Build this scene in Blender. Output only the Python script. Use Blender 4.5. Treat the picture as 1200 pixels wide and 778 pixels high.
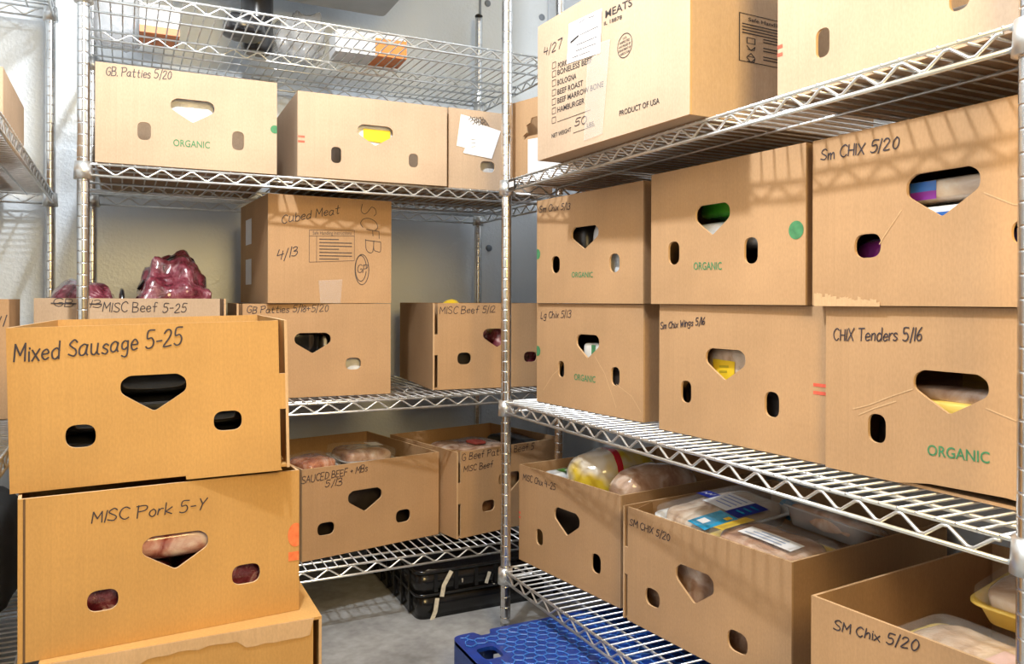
import bpy, bmesh, math, random
from mathutils import Vector, Matrix, noise
from mathutils.geometry import tessellate_polygon
random.seed(7)
S = bpy.context.scene
for o in list(bpy.data.objects): bpy.data.objects.remove(o)
COL = S.collection
PI = math.pi

# ------------------------------------------------------------------ camera, light, exposure
FPX, CXP, CYP = 925.80, 600.0, 353.87
CAM = Vector((0.07716, -1.95976, 0.7943)); YAW, PITCH, ROLL = 0.45813, -0.0019, -0.00306
cd = bpy.data.cameras.new('camera'); co = bpy.data.objects.new('camera', cd); COL.objects.link(co)
fw = Vector((math.sin(YAW)*math.cos(PITCH), math.cos(YAW)*math.cos(PITCH), math.sin(PITCH)))
rt = Vector((math.cos(YAW), -math.sin(YAW), 0)); up = rt.cross(fw)
r2 = rt*math.cos(ROLL) - up*math.sin(ROLL); u2 = rt*math.sin(ROLL) + up*math.cos(ROLL)
M = Matrix(((r2.x, u2.x, -fw.x, CAM.x), (r2.y, u2.y, -fw.y, CAM.y), (r2.z, u2.z, -fw.z, CAM.z), (0, 0, 0, 1)))
co.matrix_world = M
cd.sensor_width = 36; cd.lens = FPX*36/1200; cd.shift_y = -(389-CYP)/1200; cd.clip_start = 0.02
cd.dof.use_dof = False
S.camera = co
S.view_settings.view_transform = 'Standard'; S.view_settings.look = 'None'
S.view_settings.gamma = 1.0; S.view_settings.use_curve_mapping = False
S.view_settings.exposure = 0.0
w = bpy.data.worlds.new('world'); S.world = w; w.use_nodes = True
w.node_tree.nodes['Background'].inputs[0].default_value = (1.0, 0.95, 0.88, 1); w.node_tree.nodes['Background'].inputs[1].default_value = 0.035
def area(name, loc, target, size, size_y, energy, color, spread=PI):
    l = bpy.data.lights.new(name, 'AREA'); l.shape = 'RECTANGLE'; l.size = size; l.size_y = size_y; l.energy = energy; l.color = color; l.spread = spread
    o = bpy.data.objects.new(name, l); COL.objects.link(o); o.location = loc
    o.rotation_euler = (Vector(target)-Vector(loc)).to_track_quat('-Z', 'Y').to_euler(); return o
lp = bpy.data.lights.new('ceiling_lamp', 'POINT'); lp.energy = 82; lp.color = (0.93, 0.97, 1.0); lp.shadow_soft_size = 0.036
lo = bpy.data.objects.new('ceiling_lamp', lp); COL.objects.link(lo); lo.location = (0.20, -0.95, 1.92)
area('doorway_light', (0.45, -2.35, 1.45), (0.5, 0, 0.8), 0.5, 0.6, 30, (1.0, 0.71, 0.30))

# ------------------------------------------------------------------ helpers
def tag(o, label=None, cat=None, group=None, kind=None):
    if label: o['label'] = label
    if cat: o['category'] = cat
    if group: o['group'] = group
    if kind: o['kind'] = kind
    return o
def empty(name, loc=(0, 0, 0), rz=0.0, ry=0.0):
    o = bpy.data.objects.new(name, None); COL.objects.link(o); o.empty_display_size = .05
    o.location = loc; o.rotation_euler = (0, ry, rz); return o
class MB:
    def __init__(s): s.v = []; s.f = []; s.m = []; s.sm = []
    def add(s, vs, fs, mat=0, smooth=False):
        b = len(s.v); s.v += [tuple(p) for p in vs]
        for f in fs: s.f.append(tuple(i+b for i in f)); s.m.append(mat); s.sm.append(smooth)
    def box(s, a, b, mat=0):
        x0, y0, z0 = a; x1, y1, z1 = b
        s.add([(x0,y0,z0),(x1,y0,z0),(x1,y1,z0),(x0,y1,z0),(x0,y0,z1),(x1,y0,z1),(x1,y1,z1),(x0,y1,z1)],
              [(3,2,1,0),(4,5,6,7),(0,1,5,4),(1,2,6,5),(2,3,7,6),(3,0,4,7)], mat)
    def tube(s, pts, r, n=8, mat=0, caps=True):
        pts = [Vector(p) for p in pts]; rings = []
        up0 = None
        for i, p in enumerate(pts):
            if i == 0: d = pts[1]-p
            elif i == len(pts)-1: d = p-pts[i-1]
            else: d = (pts[i+1]-p).normalized()+(p-pts[i-1]).normalized()
            d.normalize()
            if up0 is None: up0 = Vector((0,0,1)) if abs(d.z) < .9 else Vector((1,0,0))
            a = d.cross(up0)
            if a.length < 1e-5: a = d.cross(Vector((0,1,0)))
            a.normalize(); b = a.cross(d).normalized(); up0 = b
            rr = r[i] if isinstance(r, (list, tuple)) else r
            rings.append([p+a*rr*math.cos(2*PI*k/n)+b*rr*math.sin(2*PI*k/n) for k in range(n)])
        vs = [q for R in rings for q in R]; fs = []
        for i in range(len(rings)-1):
            for k in range(n): fs.append((i*n+k, i*n+(k+1) % n, (i+1)*n+(k+1) % n, (i+1)*n+k))
        if caps: fs.append(tuple(range(n))[::-1]); fs.append(tuple((len(rings)-1)*n+k for k in range(n)))
        s.add(vs, fs, mat, True)
    def lathe(s, prof, n=20, c=(0,0,0), mat=0):
        vs = []; fs = []
        for r, z in prof: vs += [(c[0]+r*math.cos(2*PI*k/n), c[1]+r*math.sin(2*PI*k/n), c[2]+z) for k in range(n)]
        for i in range(len(prof)-1):
            for k in range(n): fs.append((i*n+k, i*n+(k+1) % n, (i+1)*n+(k+1) % n, (i+1)*n+k))
        fs.append(tuple(range(n))[::-1]); fs.append(tuple((len(prof)-1)*n+k for k in range(n)))
        s.add(vs, fs, mat, True)
    def prism(s, loops, t, F, mat=0, emat=None):
        """loops: 2D outline + holes; F maps (u,v,depth) to 3D; thickness t"""
        if emat is None: emat = mat
        tri = tessellate_polygon([[Vector((u, v, 0)) for u, v in L] for L in loops])
        flat = [p for L in loops for p in L]; n = len(flat)
        vs = [F(u, v, 0) for u, v in flat]+[F(u, v, t) for u, v in flat]
        fs = []
        for a, b, c in tri:
            (ax, ay), (bx, by), (cx, cy) = flat[a], flat[b], flat[c]
            if (bx-ax)*(cy-ay)-(by-ay)*(cx-ax) < 0: b, c = c, b
            fs.append((a, b, c)); 
        s.add(vs, fs+[(a+n, c+n, b+n) for a, b, c in fs], mat)
        base = len(s.v)-2*n; st = 0
        for L in loops:
            k = len(L)
            for i in range(k):
                j = (i+1) % k
                s.f.append((base+st+i, base+st+i+n, base+st+j+n, base+st+j)); s.m.append(emat); s.sm.append(False)
            st += k
    def build(s, name, mats, parent=None, fixn=True):
        me = bpy.data.meshes.new(name); me.from_pydata(s.v, [], s.f)
        if not isinstance(mats, (list, tuple)): mats = [mats]
        for m in mats: me.materials.append(m)
        me.polygons.foreach_set('material_index', s.m); me.polygons.foreach_set('use_smooth', s.sm)
        if fixn:
            bm = bmesh.new(); bm.from_mesh(me); bmesh.ops.recalc_face_normals(bm, faces=bm.faces); bm.to_mesh(me); bm.free()
        me.update()
        o = bpy.data.objects.new(name, me); COL.objects.link(o)
        if parent: o.parent = parent
        return o
def ell(cx, cy, rx, ry, n=24): return [(cx+rx*math.cos(2*PI*k/n), cy+ry*math.sin(2*PI*k/n)) for k in range(n)]
def rounded(P, R, n=6):
    out = []; k = len(P)
    for i in range(k):
        p = Vector(P[i]); a = Vector(P[i-1])-p; b = Vector(P[(i+1) % k])-p
        r = R[i] if isinstance(R, (list, tuple)) else R
        ang = a.angle(b); d = min(r/math.tan(ang/2), .48*a.length, .48*b.length)
        s, e = p+a.normalized()*d, p+b.normalized()*d
        for j in range(n+1):
            t = j/n; out.append(tuple(s*(1-t)**2+p*2*t*(1-t)+e*t*t))
    return out
def stadium(cx, cy, w_, h_):
    r = min(w_, h_)/2*.995
    return rounded([(cx-w_/2, cy-h_/2), (cx+w_/2, cy-h_/2), (cx+w_/2, cy+h_/2), (cx-w_/2, cy+h_/2)], r, 7)
def handle(cx, cy, w_, h_):
    a, b = w_/2, h_/2
    P = [(0, -b), (a*.55, -b*.42), (a, b*.08), (a*.98, b*.72), (a*.72, b), (-a*.72, b), (-a*.98, b*.72), (-a, b*.08), (-a*.55, -b*.42)]
    return [(cx+u, cy+v) for u, v in rounded(P, [.008, .03, .014, .014, .014, .014, .014, .014, .03], 4)]

# ------------------------------------------------------------------ materials
def mat(name, color=(.5,.5,.5), rough=.5, metal=0.0, coat=0.0, alpha=1.0, emit=None, spec=.5, trans=0.0):
    m = bpy.data.materials.new(name); m.use_nodes = True; b = m.node_tree.nodes['Principled BSDF']
    b.inputs['Base Color'].default_value = (*color, 1); b.inputs['Roughness'].default_value = rough; b.inputs['Metallic'].default_value = metal
    b.inputs['Coat Weight'].default_value = coat; b.inputs['Coat Roughness'].default_value = .12; b.inputs['Alpha'].default_value = alpha
    b.inputs['Specular IOR Level'].default_value = spec; b.inputs['Transmission Weight'].default_value = trans
    return m
def nodes(m): return m.node_tree.nodes, m.node_tree.links, m.node_tree.nodes['Principled BSDF']
def tex(m, kind, scale, detail=3, vec='Object', mapscale=None, **kw):
    N, L, B = nodes(m)
    tc = N.new('ShaderNodeTexCoord'); t = N.new(kind)
    t.inputs['Scale'].default_value = scale
    if 'Detail' in t.inputs: t.inputs['Detail'].default_value = detail
    if mapscale:
        mp = N.new('ShaderNodeMapping'); mp.inputs['Scale'].default_value = mapscale
        L.new(tc.outputs[vec], mp.inputs[0]); L.new(mp.outputs[0], t.inputs['Vector'])
    else: L.new(tc.outputs[vec], t.inputs['Vector'])
    return t
def ramp(m, sock, stops):
    N, L, B = nodes(m); r = N.new('ShaderNodeValToRGB')
    while len(r.color_ramp.elements) < len(stops): r.color_ramp.elements.new(.5)
    for e, (p, c) in zip(r.color_ramp.elements, stops): e.position = p; e.color = (*c, 1)
    L.new(sock, r.inputs[0]); return r
def bump(m, sock, strength, dist=.002):
    N, L, B = nodes(m); b = N.new('ShaderNodeBump'); b.inputs['Strength'].default_value = strength; b.inputs['Distance'].default_value = dist
    L.new(sock, b.inputs['Height']); L.new(b.outputs[0], B.inputs['Normal']); return b
def mixc(m, a, b, fac, mode='MULTIPLY'):
    N, L, B = nodes(m); x = N.new('ShaderNodeMix'); x.data_type = 'RGBA'; x.blend_type = mode
    if isinstance(fac, float): x.inputs[0].default_value = fac
    else: L.new(fac, x.inputs[0])
    L.new(a, x.inputs[6]); L.new(b, x.inputs[7]); return x.outputs[2]
def kraft(name, c):
    m = mat(name, c, .78, spec=.25); N, L, B = nodes(m)
    t = tex(m, 'ShaderNodeTexNoise', 6, 6); d = [k*.90 for k in c]; e = [min(1, k*1.08) for k in c]
    r = ramp(m, t.outputs[0], [(.3, d), (.7, e)])
    f = tex(m, 'ShaderNodeTexNoise', 1, 3, mapscale=(380, 380, 160))
    r2_ = ramp(m, f.outputs[0], [(.35, (.94, .935, .93)), (.65, (1.03, 1.03, 1.03))])
    g = tex(m, 'ShaderNodeTexNoise', 1, 2, mapscale=(260, 260, 3))
    r3 = ramp(m, g.outputs[0], [(.3, (.97, .97, .965)), (.7, (1.02, 1.02, 1.02))])
    L.new(mixc(m, mixc(m, r.outputs[0], r2_.outputs[0], 1.0), r3.outputs[0], 1.0), B.inputs['Base Color'])
    bump(m, g.outputs[0], .10, .0008); return m
KR = kraft('kraft_cardboard', (.475, .290, .152)); KR2 = kraft('golden_kraft_cardboard', (.56, .315, .105)); KR3 = kraft('overexposed_kraft_cardboard', (.51, .375, .262))  # the palest kraft holds lamp overexposure in its base colour
KE = kraft('cut_cardboard_edge', (.62, .41, .23))
STEEL = mat('zinc_steel', (.78, .78, .76), .32, .85)
t_ = tex(STEEL, 'ShaderNodeTexNoise', 60, 3); N_, L_, B_ = nodes(STEEL); L_.new(ramp(STEEL, t_.outputs[0], [(.3, (.68, .70, .71)), (.7, (.84, .86, .87))]).outputs[0], B_.inputs['Base Color'])
POST = mat('chromed_post_steel', (.74, .74, .74), .24, 1.0)
t_ = tex(POST, 'ShaderNodeTexNoise', 25, 3); N_, L_, B_ = nodes(POST); L_.new(ramp(POST, t_.outputs[0], [(.3, (.62, .62, .62)), (.7, (.82, .82, .82))]).outputs[0], B_.inputs['Base Color'])
INK = mat('black_marker_ink', (.028, .022, .03), .6); INKG = mat('grey_marker_ink', (.075, .055, .045), .7); PRB = mat('dark_print_ink', (.025, .02, .02), .7)
GREEN = mat('green_print', (.045, .18, .075), .7); RED = mat('red_print', (.62, .09, .05), .7); ORANGEP = mat('orange_print', (.75, .16, .05), .7)
for m_ in (INK, INKG, PRB, GREEN, RED, ORANGEP):
    t_ = tex(m_, 'ShaderNodeTexNoise', 90, 2); N_, L_, B_ = nodes(m_); c_ = B_.inputs['Base Color'].default_value[:3]
    L_.new(ramp(m_, t_.outputs[0], [(.3, c_), (.8, [min(1, k*1.6+.01) for k in c_])]).outputs[0], B_.inputs['Base Color'])
def speck(name, c, rough, var=.12, scale=40, **kw):
    m = mat(name, c, rough, **kw); t = tex(m, 'ShaderNodeTexNoise', scale, 3); N, L, B = nodes(m)
    L.new(ramp(m, t.outputs[0], [(.3, [k*(1-var) for k in c]), (.7, [min(1, k*(1+var)) for k in c])]).outputs[0], B.inputs['Base Color']); return m
PAPER = speck('white_paper', (.84, .84, .85), .7, .03); DARKP = speck('black_plastic', (.012, .012, .013), .28, .4); RUBBER = speck('dark_rubber', (.03, .03, .03), .7)
BLUE = speck('blue_plastic', (.008, .04, .27), .30, .2, 30); BLUEL = speck('raised_blue_plastic', (.05, .17, .55), .22, .15, 60)
YEL = speck('yellow_film', (.82, .56, .03), .3, .06); WHITEF = speck('white_foam', (.80, .80, .78), .45, .04); YELT = speck('yellow_foam_tray', (.78, .56, .12), .45, .06)
DARKC = speck('painted_shade_film', (.028, .022, .02), .35, .4, 24)  # dark colour that stands in for shade inside the boxes
BLK = speck('black_film', (.010, .010, .012), .16, .3, 30, coat=.4)
def wrap(name, cols, scale=14, rough=.16, coat=.7, bs=.35):
    m = mat(name, cols[0], rough, coat=coat); N, L, B = nodes(m)
    t = tex(m, 'ShaderNodeTexNoise', scale, 5); t.inputs['Distortion'].default_value = 1.2
    k = len(cols); L.new(ramp(m, t.outputs[0], [(.30+.42*i/(k-1), c) for i, c in enumerate(cols)]).outputs[0], B.inputs['Base Color'])
    v = tex(m, 'ShaderNodeTexNoise', scale*3, 4); v.inputs['Distortion'].default_value = 2.0
    bump(m, v.outputs[0], bs, .004); return m
BEEF = wrap('wrapped_beef', [(.05,.005,.012), (.14,.018,.034), (.25,.06,.09), (.58,.40,.45)], 26, .12, 1.0, .8)
PORK = wrap('wrapped_pork', [(.30,.06,.05), (.62,.30,.26), (.80,.60,.54), (.85,.72,.66)], 18)
CHICK = wrap('wrapped_chicken', [(.50,.32,.20), (.70,.52,.38), (.80,.66,.52), (.86,.80,.72)], 14)
CHICKD = wrap('dark_wrapped_chicken', [(.30,.13,.08), (.48,.28,.18), (.66,.46,.34), (.80,.68,.58)], 16)
WHITEB = wrap('crumpled_white_bag', [(.55,.57,.60), (.78,.80,.82), (.88,.89,.90)], 9, .25, .3, .5)
CLEAR = mat('clear_plastic_film', (.90, .92, .94), .08, alpha=.08, coat=.5); v_ = tex(CLEAR, 'ShaderNodeTexNoise', 18, 3); bump(CLEAR, v_.outputs[0], .5, .004)
CLOUD = mat('cloudy_plastic_film', (.50, .52, .56), .15, alpha=.50, coat=.5); v_ = tex(CLOUD, 'ShaderNodeTexNoise', 22, 4); bump(CLOUD, v_.outputs[0], .7, .006)
TAPE = mat('clear_packing_tape', (.80, .74, .68), .12, alpha=.28, coat=.4); v_ = tex(TAPE, 'ShaderNodeTexNoise', 25, 3); bump(TAPE, v_.outputs[0], .3, .002)
WALL = mat('embossed_white_metal', (.70, .76, .83), .42, .15, spec=.4); v_ = tex(WALL, 'ShaderNodeTexVoronoi', 90); bump(WALL, v_.outputs[0], .25, .002)
t_ = tex(WALL, 'ShaderNodeTexNoise', 2.5, 4); N_, L_, B_ = nodes(WALL); L_.new(ramp(WALL, t_.outputs[0], [(.3, (.66,.72,.79)), (.7, (.74,.80,.86))]).outputs[0], B_.inputs['Base Color'])
TRIM = speck('grey_metal_trim', (.52, .58, .66), .4, .05); SEAM = speck('panel_seam', (.22, .26, .32), .6, .1)
CEIL = speck('white_ceiling_panel', (.55, .55, .55), .6, .04, 8); GREYM = speck('grey_painted_metal', (.42, .43, .45), .45, .08, 12, metal=.3)
FLOOR = mat('worn_concrete', (.3,.3,.3), .55, spec=.35)
t1 = tex(FLOOR, 'ShaderNodeTexNoise', 5, 8); t2 = tex(FLOOR, 'ShaderNodeTexNoise', 40, 5); N_, L_, B_ = nodes(FLOOR)
a_ = ramp(FLOOR, t1.outputs[0], [(.3, (.22,.225,.23)), (.5, (.34,.345,.355)), (.72, (.44,.45,.46))]); b_ = ramp(FLOOR, t2.outputs[0], [(.3, (.8,.79,.77)), (.7, (1.05,1.05,1.05))])
L_.new(mixc(FLOOR, a_.outputs[0], b_.outputs[0], 1.0), B_.inputs['Base Color']); bump(FLOOR, t2.outputs[0], .15, .001)
# ------------------------------------------------------------------ the room
FZ = -0.04; CZ = 2.25; XL, XR, YB, YF = -0.90, 1.56, 0.66, -3.2
def slab(name, a, b, m):
    s = MB(); s.box(a, b); return tag(s.build(name, m), kind='structure')
slab('floor', (XL-.1, YF, FZ-.1), (XR+.1, YB+.1, FZ), FLOOR)
slab('ceiling', (XL-.1, YF, CZ), (XR+.1, YB+.1, CZ+.1), CEIL)
slab('wall_back', (XL-.1, YB, FZ), (XR+.1, YB+.1, CZ), WALL)
slab('wall_right', (XR, YF, FZ), (XR+.1, YB, CZ), WALL)
slab('wall_left', (XL-.1, YF, FZ), (XL, YB, CZ), WALL)
s = MB(); s.prism([rounded([(0, 0), (.045, 0), (.045, -.012), (.012, -.012), (.012, -.045), (0, -.045)], .004, 3)], CZ-FZ, lambda u, v, d: (XR-.001-u, YB-.001+v, FZ+d)); tag(s.build('trim_1', TRIM), kind='structure')
s = MB(); s.box((1.232, YB-.003, FZ), (1.240, YB+.01, CZ)); tag(s.build('trim_2', SEAM), kind='structure')
for x, z, lab in ((1.266, 1.874, 'upper grey screw cap on the back wall above the wire shelves'), (1.274, .985, 'grey screw cap on the shaded back wall between the middle shelves'), (1.49, 1.86, 'small grey screw cap on the back wall close to the room corner')):
    s = MB(); s.lathe([(.012, 0), (.012, .003), (.008, .006), (.003, .0065)], 16)
    o = s.build('screw_cap', SEAM); o.location = (x, YB, z); o.rotation_euler = (PI/2, 0, 0); tag(o, lab, 'cap')
# cooler unit under the ceiling
ev = empty('evaporator_unit', (.485, .18, 1.70)); tag(ev, 'grey metal cooling unit hanging under the ceiling above the back shelves', 'cooling unit')
s = MB(); s.prism([rounded([(-.335, .05), (-.30, 0), (.30, 0), (.335, .05), (.335, .40), (-.335, .40)], .012, 4)], .60, lambda u, v, d: (u, -.30+d, v+.02)); s.build('casing', GREYM, ev)
s = MB(); s.prism([rounded([(-.3355, -.31), (.34, -.31), (.34, .31), (-.3355, .31)], .02, 4)], .022, lambda u, v, d: (u, v, d)); s.build('drain_pan', GREYM, ev)
for x in (-.165, .165):
    s = MB()
    for r in (.045, .08, .115, .145): s.tube([(x+r*math.cos(2*PI*k/32), -.315, .22+r*math.sin(2*PI*k/32)) for k in range(33)], .003, 6)
    for k in range(6): s.tube([(x, -.315, .22), (x+.145*math.cos(PI*k/3), -.315, .22+.145*math.sin(PI*k/3))], .003, 6)
    s.build('fan_guard', STEEL, ev)
for x in (-.26, .26):
    for y in (-.2, .2):
        s = MB(); s.tube([(x, y, .40), (x, y, CZ-1.70)], .008, 8); s.build('hanger_rod', STEEL, ev)
s = MB(); s.tube([(-.25, .28, .04), (-.25, .33, .0), (-.25, .34, -.02)], .012, 10); s.build('drain_pipe', GREYM, ev)

# ------------------------------------------------------------------ wire shelving
TH = .0253
_shared = {}
def shelf(unit, L_, D_, zt, nlong):
    key = (round(L_, 3), round(D_, 3))
    if key not in _shared:
        s = MB(); o_ = .007
        for y in (-o_, D_+o_):
            for z in (0, -TH): s.tube([(-.004, y, z), (L_+.004, y, z)], .0031, 8)
        for x in (-o_, L_+o_):
            for z in (0, -TH): s.tube([(x, -.004, z), (x, D_+.004, z)], .0031, 8)
        for y in (.055, D_*.25, D_*.75, D_-.055): s.tube([(0, y, -.0032), (L_, y, -.0032)], .0028, 8)
        for z in (-.0036, -TH): s.tube([(-.007, D_*.5, z), (L_+.007, D_*.5, z)], .0030, 8)
        n = int(round(L_/.0253))
        for i in range(1, n):
            x = i*L_/n; s.tube([(x, -.010, .0012), (x, D_+.010, .0012)], .0019, 6)
        frame = s.build('wire_shelf', STEEL); me = frame.data
        def zig(a, b):
            a = Vector(a); b = Vector(b); pts = []
            k = int(round((b-a).length/.0312)); 
            if k % 2: k += 1
            for i in range(1, k):
                p = a.lerp(b, i/k); z = (-.0045 if i % 2 else -TH+.004)
                d = (b-a).normalized()*.0035
                pts += [p-d+Vector((0, 0, z)), p+d+Vector((0, 0, z))]
            q = MB(); q.tube(pts, .0024, 6); o = q.build('zigzag_truss', STEEL); return o
        zs = [zig((0, -o_, 0), (L_, -o_, 0)), zig((0, D_+o_, 0), (L_, D_+o_, 0)), zig((-o_, 0, 0), (-o_, D_, 0)), zig((L_+o_, 0, 0), (L_+o_, D_, 0)), zig((0, D_*.5, -.002), (L_, D_*.5, -.002))]
        q = MB(); q.lathe([(.0155, -.034), (.0195, -.034), (.0172, .004), (.0135, .004)], 24); c = q.build('corner_collar', STEEL)
        _shared[key] = (me, [z.data for z in zs], c.data)
        for o in [frame, c]+zs: bpy.data.objects.remove(o)
    me, zz, cm = _shared[key]
    sh = bpy.data.objects.new('wire_shelf', me); COL.objects.link(sh); sh.parent = unit; sh.location = (0, 0, zt-unit.location.z)
    for z in zz: o = bpy.data.objects.new('zigzag_truss', z); COL.objects.link(o); o.parent = sh
    for x in (0, L_):
        for y in (0, D_): o = bpy.data.objects.new('corner_collar', cm); COL.objects.link(o); o.parent = sh; o.location = (x, y, 0)
    return sh
PH = 1.83
q = MB(); prof = [(.0127, .03)]
z = .05
while z < PH-.02:
    prof += [(.0127, z-.0022), (.0127, z-.0010), (.0123, z-.0006), (.0123, z+.0006), (.0127, z+.0010), (.0127, z+.0022)]; z += .0254
prof += [(.0127, PH-.004)]; q.lathe(prof, 24); pm = q.build('post', POST); PME = pm.data; bpy.data.objects.remove(pm)
q = MB(); q.lathe([(.010, 0), (.016, .002), (.016, .010), (.009, .014), (.009, .034)], 20); fm = q.build('levelling_foot', RUBBER); FME = fm.data; bpy.data.objects.remove(fm)
q = MB(); q.lathe([(.0127, PH-.004), (.0137, PH-.004), (.0137, PH), (.010, PH+.004), (.002, PH+.005)], 20); km = q.build('post_cap', DARKP); KME = km.data; bpy.data.objects.remove(km)
def unit(x, y, rz, L_, D_, zs, label):
    u = empty('wire_shelving_unit', (x, y, FZ), rz); tag(u, label, 'shelving')
    u['group'] = 'wire shelving units around the cooler'
    for px in (0, L_):
        for py in (0, D_):
            p = bpy.data.objects.new('post', PME); COL.objects.link(p); p.parent = u; p.location = (px, py, 0)
            f = bpy.data.objects.new('levelling_foot', FME); COL.objects.link(f); f.parent = p
            c = bpy.data.objects.new('post_cap', KME); COL.objects.link(c); c.parent = p
    return u, [shelf(u, L_, D_, z, 3) for z in zs]
LA, DA = 1.194, .575
ZA = (1.4749, 1.0900, .5399, .1304); ZB = (1.0875, .5424, .1266)
UA, SA = unit(0, 0, 0, LA, DA, ZA, 'steel wire shelving unit along the back wall, filled with boxes')
UB, SB = unit(.93198, -.19389, -PI/2, 1.2638, DA, ZB, 'steel wire shelving unit along the right side, its corner post at the middle')
UC, SC = unit(-.103, .575-LA, PI/2, LA, DA, (1.60, 1.085, .54, .13), 'steel wire shelving unit cut off at the left edge')
lh = MB(); lh.prism([rounded([(0, -.013), (.036, -.013), (.036, .013), (0, .013)], .002, 3)], .002, lambda u, v, d: (.035+u, -.0105-d, -.0125+v)); LH = lh.build('label_holder', DARKP, SB[0])
lh = MB(); lh.box((.041, -.0133, -.019), (.065, -.0126, -.006)); lh.build('paper_insert', PAPER, LH)

# ------------------------------------------------------------------ lettering
GL = {'A':"0,0 3,10 6,0;1.2,4 4.8,4",'B':"0,0 0,10;0,10 4,9.5 4.5,7.5 3.5,5.6 0,5.2;0,5.2 4.5,4.5 5.3,2.5 4,.3 0,0",'C':"5.5,8.5 3.5,10 1,8.5 0,5 1,1.5 3.5,0 5.5,1.5",
'D':"0,0 0,10;0,10 3.5,9 5.5,6 5.2,3 3,.5 0,0",'E':"5,10 0,10 0,0 5,0;0,5 4,5",'F':"5,10 0,10 0,0;0,5 4,5",'G':"5.5,8.5 3.5,10 1,8.5 0,5 1,1.5 3.5,0 5.5,1.5 5.5,4.5 3.2,4.5",
'H':"0,0 0,10;5,0 5,10;0,5 5,5",'I':"0.4,0 0.4,10",'K':"0,0 0,10;5,10 0,4.5 5,0",'L':"0,10 0,0 4.5,0",'M':"0,0 .5,10 3.5,3.5 6.5,10 7,0",'N':"0,0 0,10 5.5,0 5.5,10",
'O':"3,10 .8,8.5 0,5 .8,1.5 3,0 5.2,1.5 6,5 5.2,8.5 3,10",'P':"0,0 0,10;-1,9.5 4,10 5.3,8 4,5.6 0,4.8",'R':"0,0 0,10;0,10 4,9.7 5,7.5 4,5.3 0,4.8;1.5,5 5.5,0",
'S':"5.3,8.5 3.5,10 1,9 .4,7.2 2,5.6 4.5,4 5.2,2 3.5,.1 0,1.2",'T':"3,10 3,0;0,10 6,10",'U':"0,10 0,3 1.5,0 4,0 5.5,3 5.5,10",'W':"0,10 1.7,0 3.5,7 5.3,0 7,10",'X':"0,0 5.5,10;0,10 5.5,0",'Y':"0,10 2.5,5 5,10;2.5,5 1.5,0",
'a':"4.5,5 2.5,6 .5,4.5 0,2 1.5,0 3.5,1 4.5,5;4.5,5.5 4.3,1.5 5.2,0",'b':"0,10 0,0;0,3 1.5,5.8 4,5 4.2,1.5 2.2,0 0,1",'c':"4.2,5 2.5,6 .5,4.5 .3,1.5 2,0 4.3,1",
'd':"4.5,10 4.5,0;4.5,4.5 2.5,6 .4,4 .5,1 2.5,0 4.5,1.8",'e':"0.3,3 4.3,3.6 3.6,5.6 2,6 .4,4.2 .4,1.6 2,0 4.4,1",'f':"4,9.3 2.8,10 1.8,8.5 1.8,0;0,5.5 3.8,5.5",
'g':"4.3,5 2.3,6 .4,4.5 .4,2 2.2,.8 4.2,2.2;4.4,5.8 4.3,-1.5 2.8,-3.6 .4,-2.6",'h':"0,10 0,0;0,3.5 2,6 3.8,5 4,0",'i':"0.4,5.8 .5,0;0.5,8 .6,7.6",'k':"0,10 0,0;3.8,6 0,2.6 4,0",
'm':"0,6 .2,0;.2,4 1.8,6 2.8,5 2.9,0;2.9,4 4.6,6 5.8,5 6,0",'n':"0,6 .2,0;.2,4 2,6 3.6,5 3.8,0",'o':"2,6 .4,4.6 .2,2 2,0 3.8,1.6 3.9,4.4 2,6",'r':"0,6 .3,0;.3,3.5 1.6,5.6 3.4,5.6",
's':"3.6,5 2,6 .5,5 .8,3.8 3,2.6 3.6,1.2 2,0 0,.8",'t':"1.8,9 1.8,1.5 3,0 4,.4;0,6 3.8,6",'u':"0,6 .2,1.2 1.8,0 3.6,1.5;3.8,6 3.8,1 4.6,0",'x':"0,0 4.2,6;0,6 4.2,0",
'0':"2.4,10 .7,8 .1,5 .8,1.5 2.4,0 4.2,1.6 4.9,5 4.2,8.4 2.4,10",'1':"0.5,10 .4,0",'2':"0,7.8 1.2,9.8 3.6,9.6 4.4,7.4 3,4.5 0,0 5,.3",'3':"0,9 2.2,10 4.2,8.6 3.8,6.4 1.6,5.4 4.2,4.4 4.8,2 3,0 0,.8",
'4':"1,10 0,4.5 5,4.7;4,8 3.8,0",'5':"5,10 1,10 .6,5.8 3.4,6 4.8,3.5 3.8,.8 1.5,0 0,1",'6':"3.8,10 1.2,6.5 .2,2.8 1.6,0 3.8,.6 4.5,3 3,4.8 .6,3.4",'7':"0,9.6 5,10 2,0",'8':"2.4,5.2 .5,7.5 2.4,10 4.3,7.5 2.4,5.2 .2,2.5 2.4,0 4.6,2.5 2.4,5.2",
'/':"0,-1.5 2.4,11",'-':"0,4.5 3.5,4.6",'.':"0,0 .4,.5",'+':"0,4.5 4,4.5;2,2.3 2,6.7"}
SHARP = set('AEFHIKLMNTWXYkvx7/4-+.')
def cat(P, k=4):
    if len(P) < 3: return P
    Q = [P[0]]+P+[P[-1]]; out = []
    for i in range(1, len(Q)-2):
        for j in range(k):
            t = j/k; p = []
            for c in (0, 1):
                a, b, c_, d = Q[i-1][c], Q[i][c], Q[i+1][c], Q[i+2][c]
                p.append(.5*((2*b)+(-a+c_)*t+(2*a-5*b+4*c_-d)*t*t+(-a+3*b-3*c_+d)*t**3))
            out.append(tuple(p))
    return out+[P[-1]]
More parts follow.
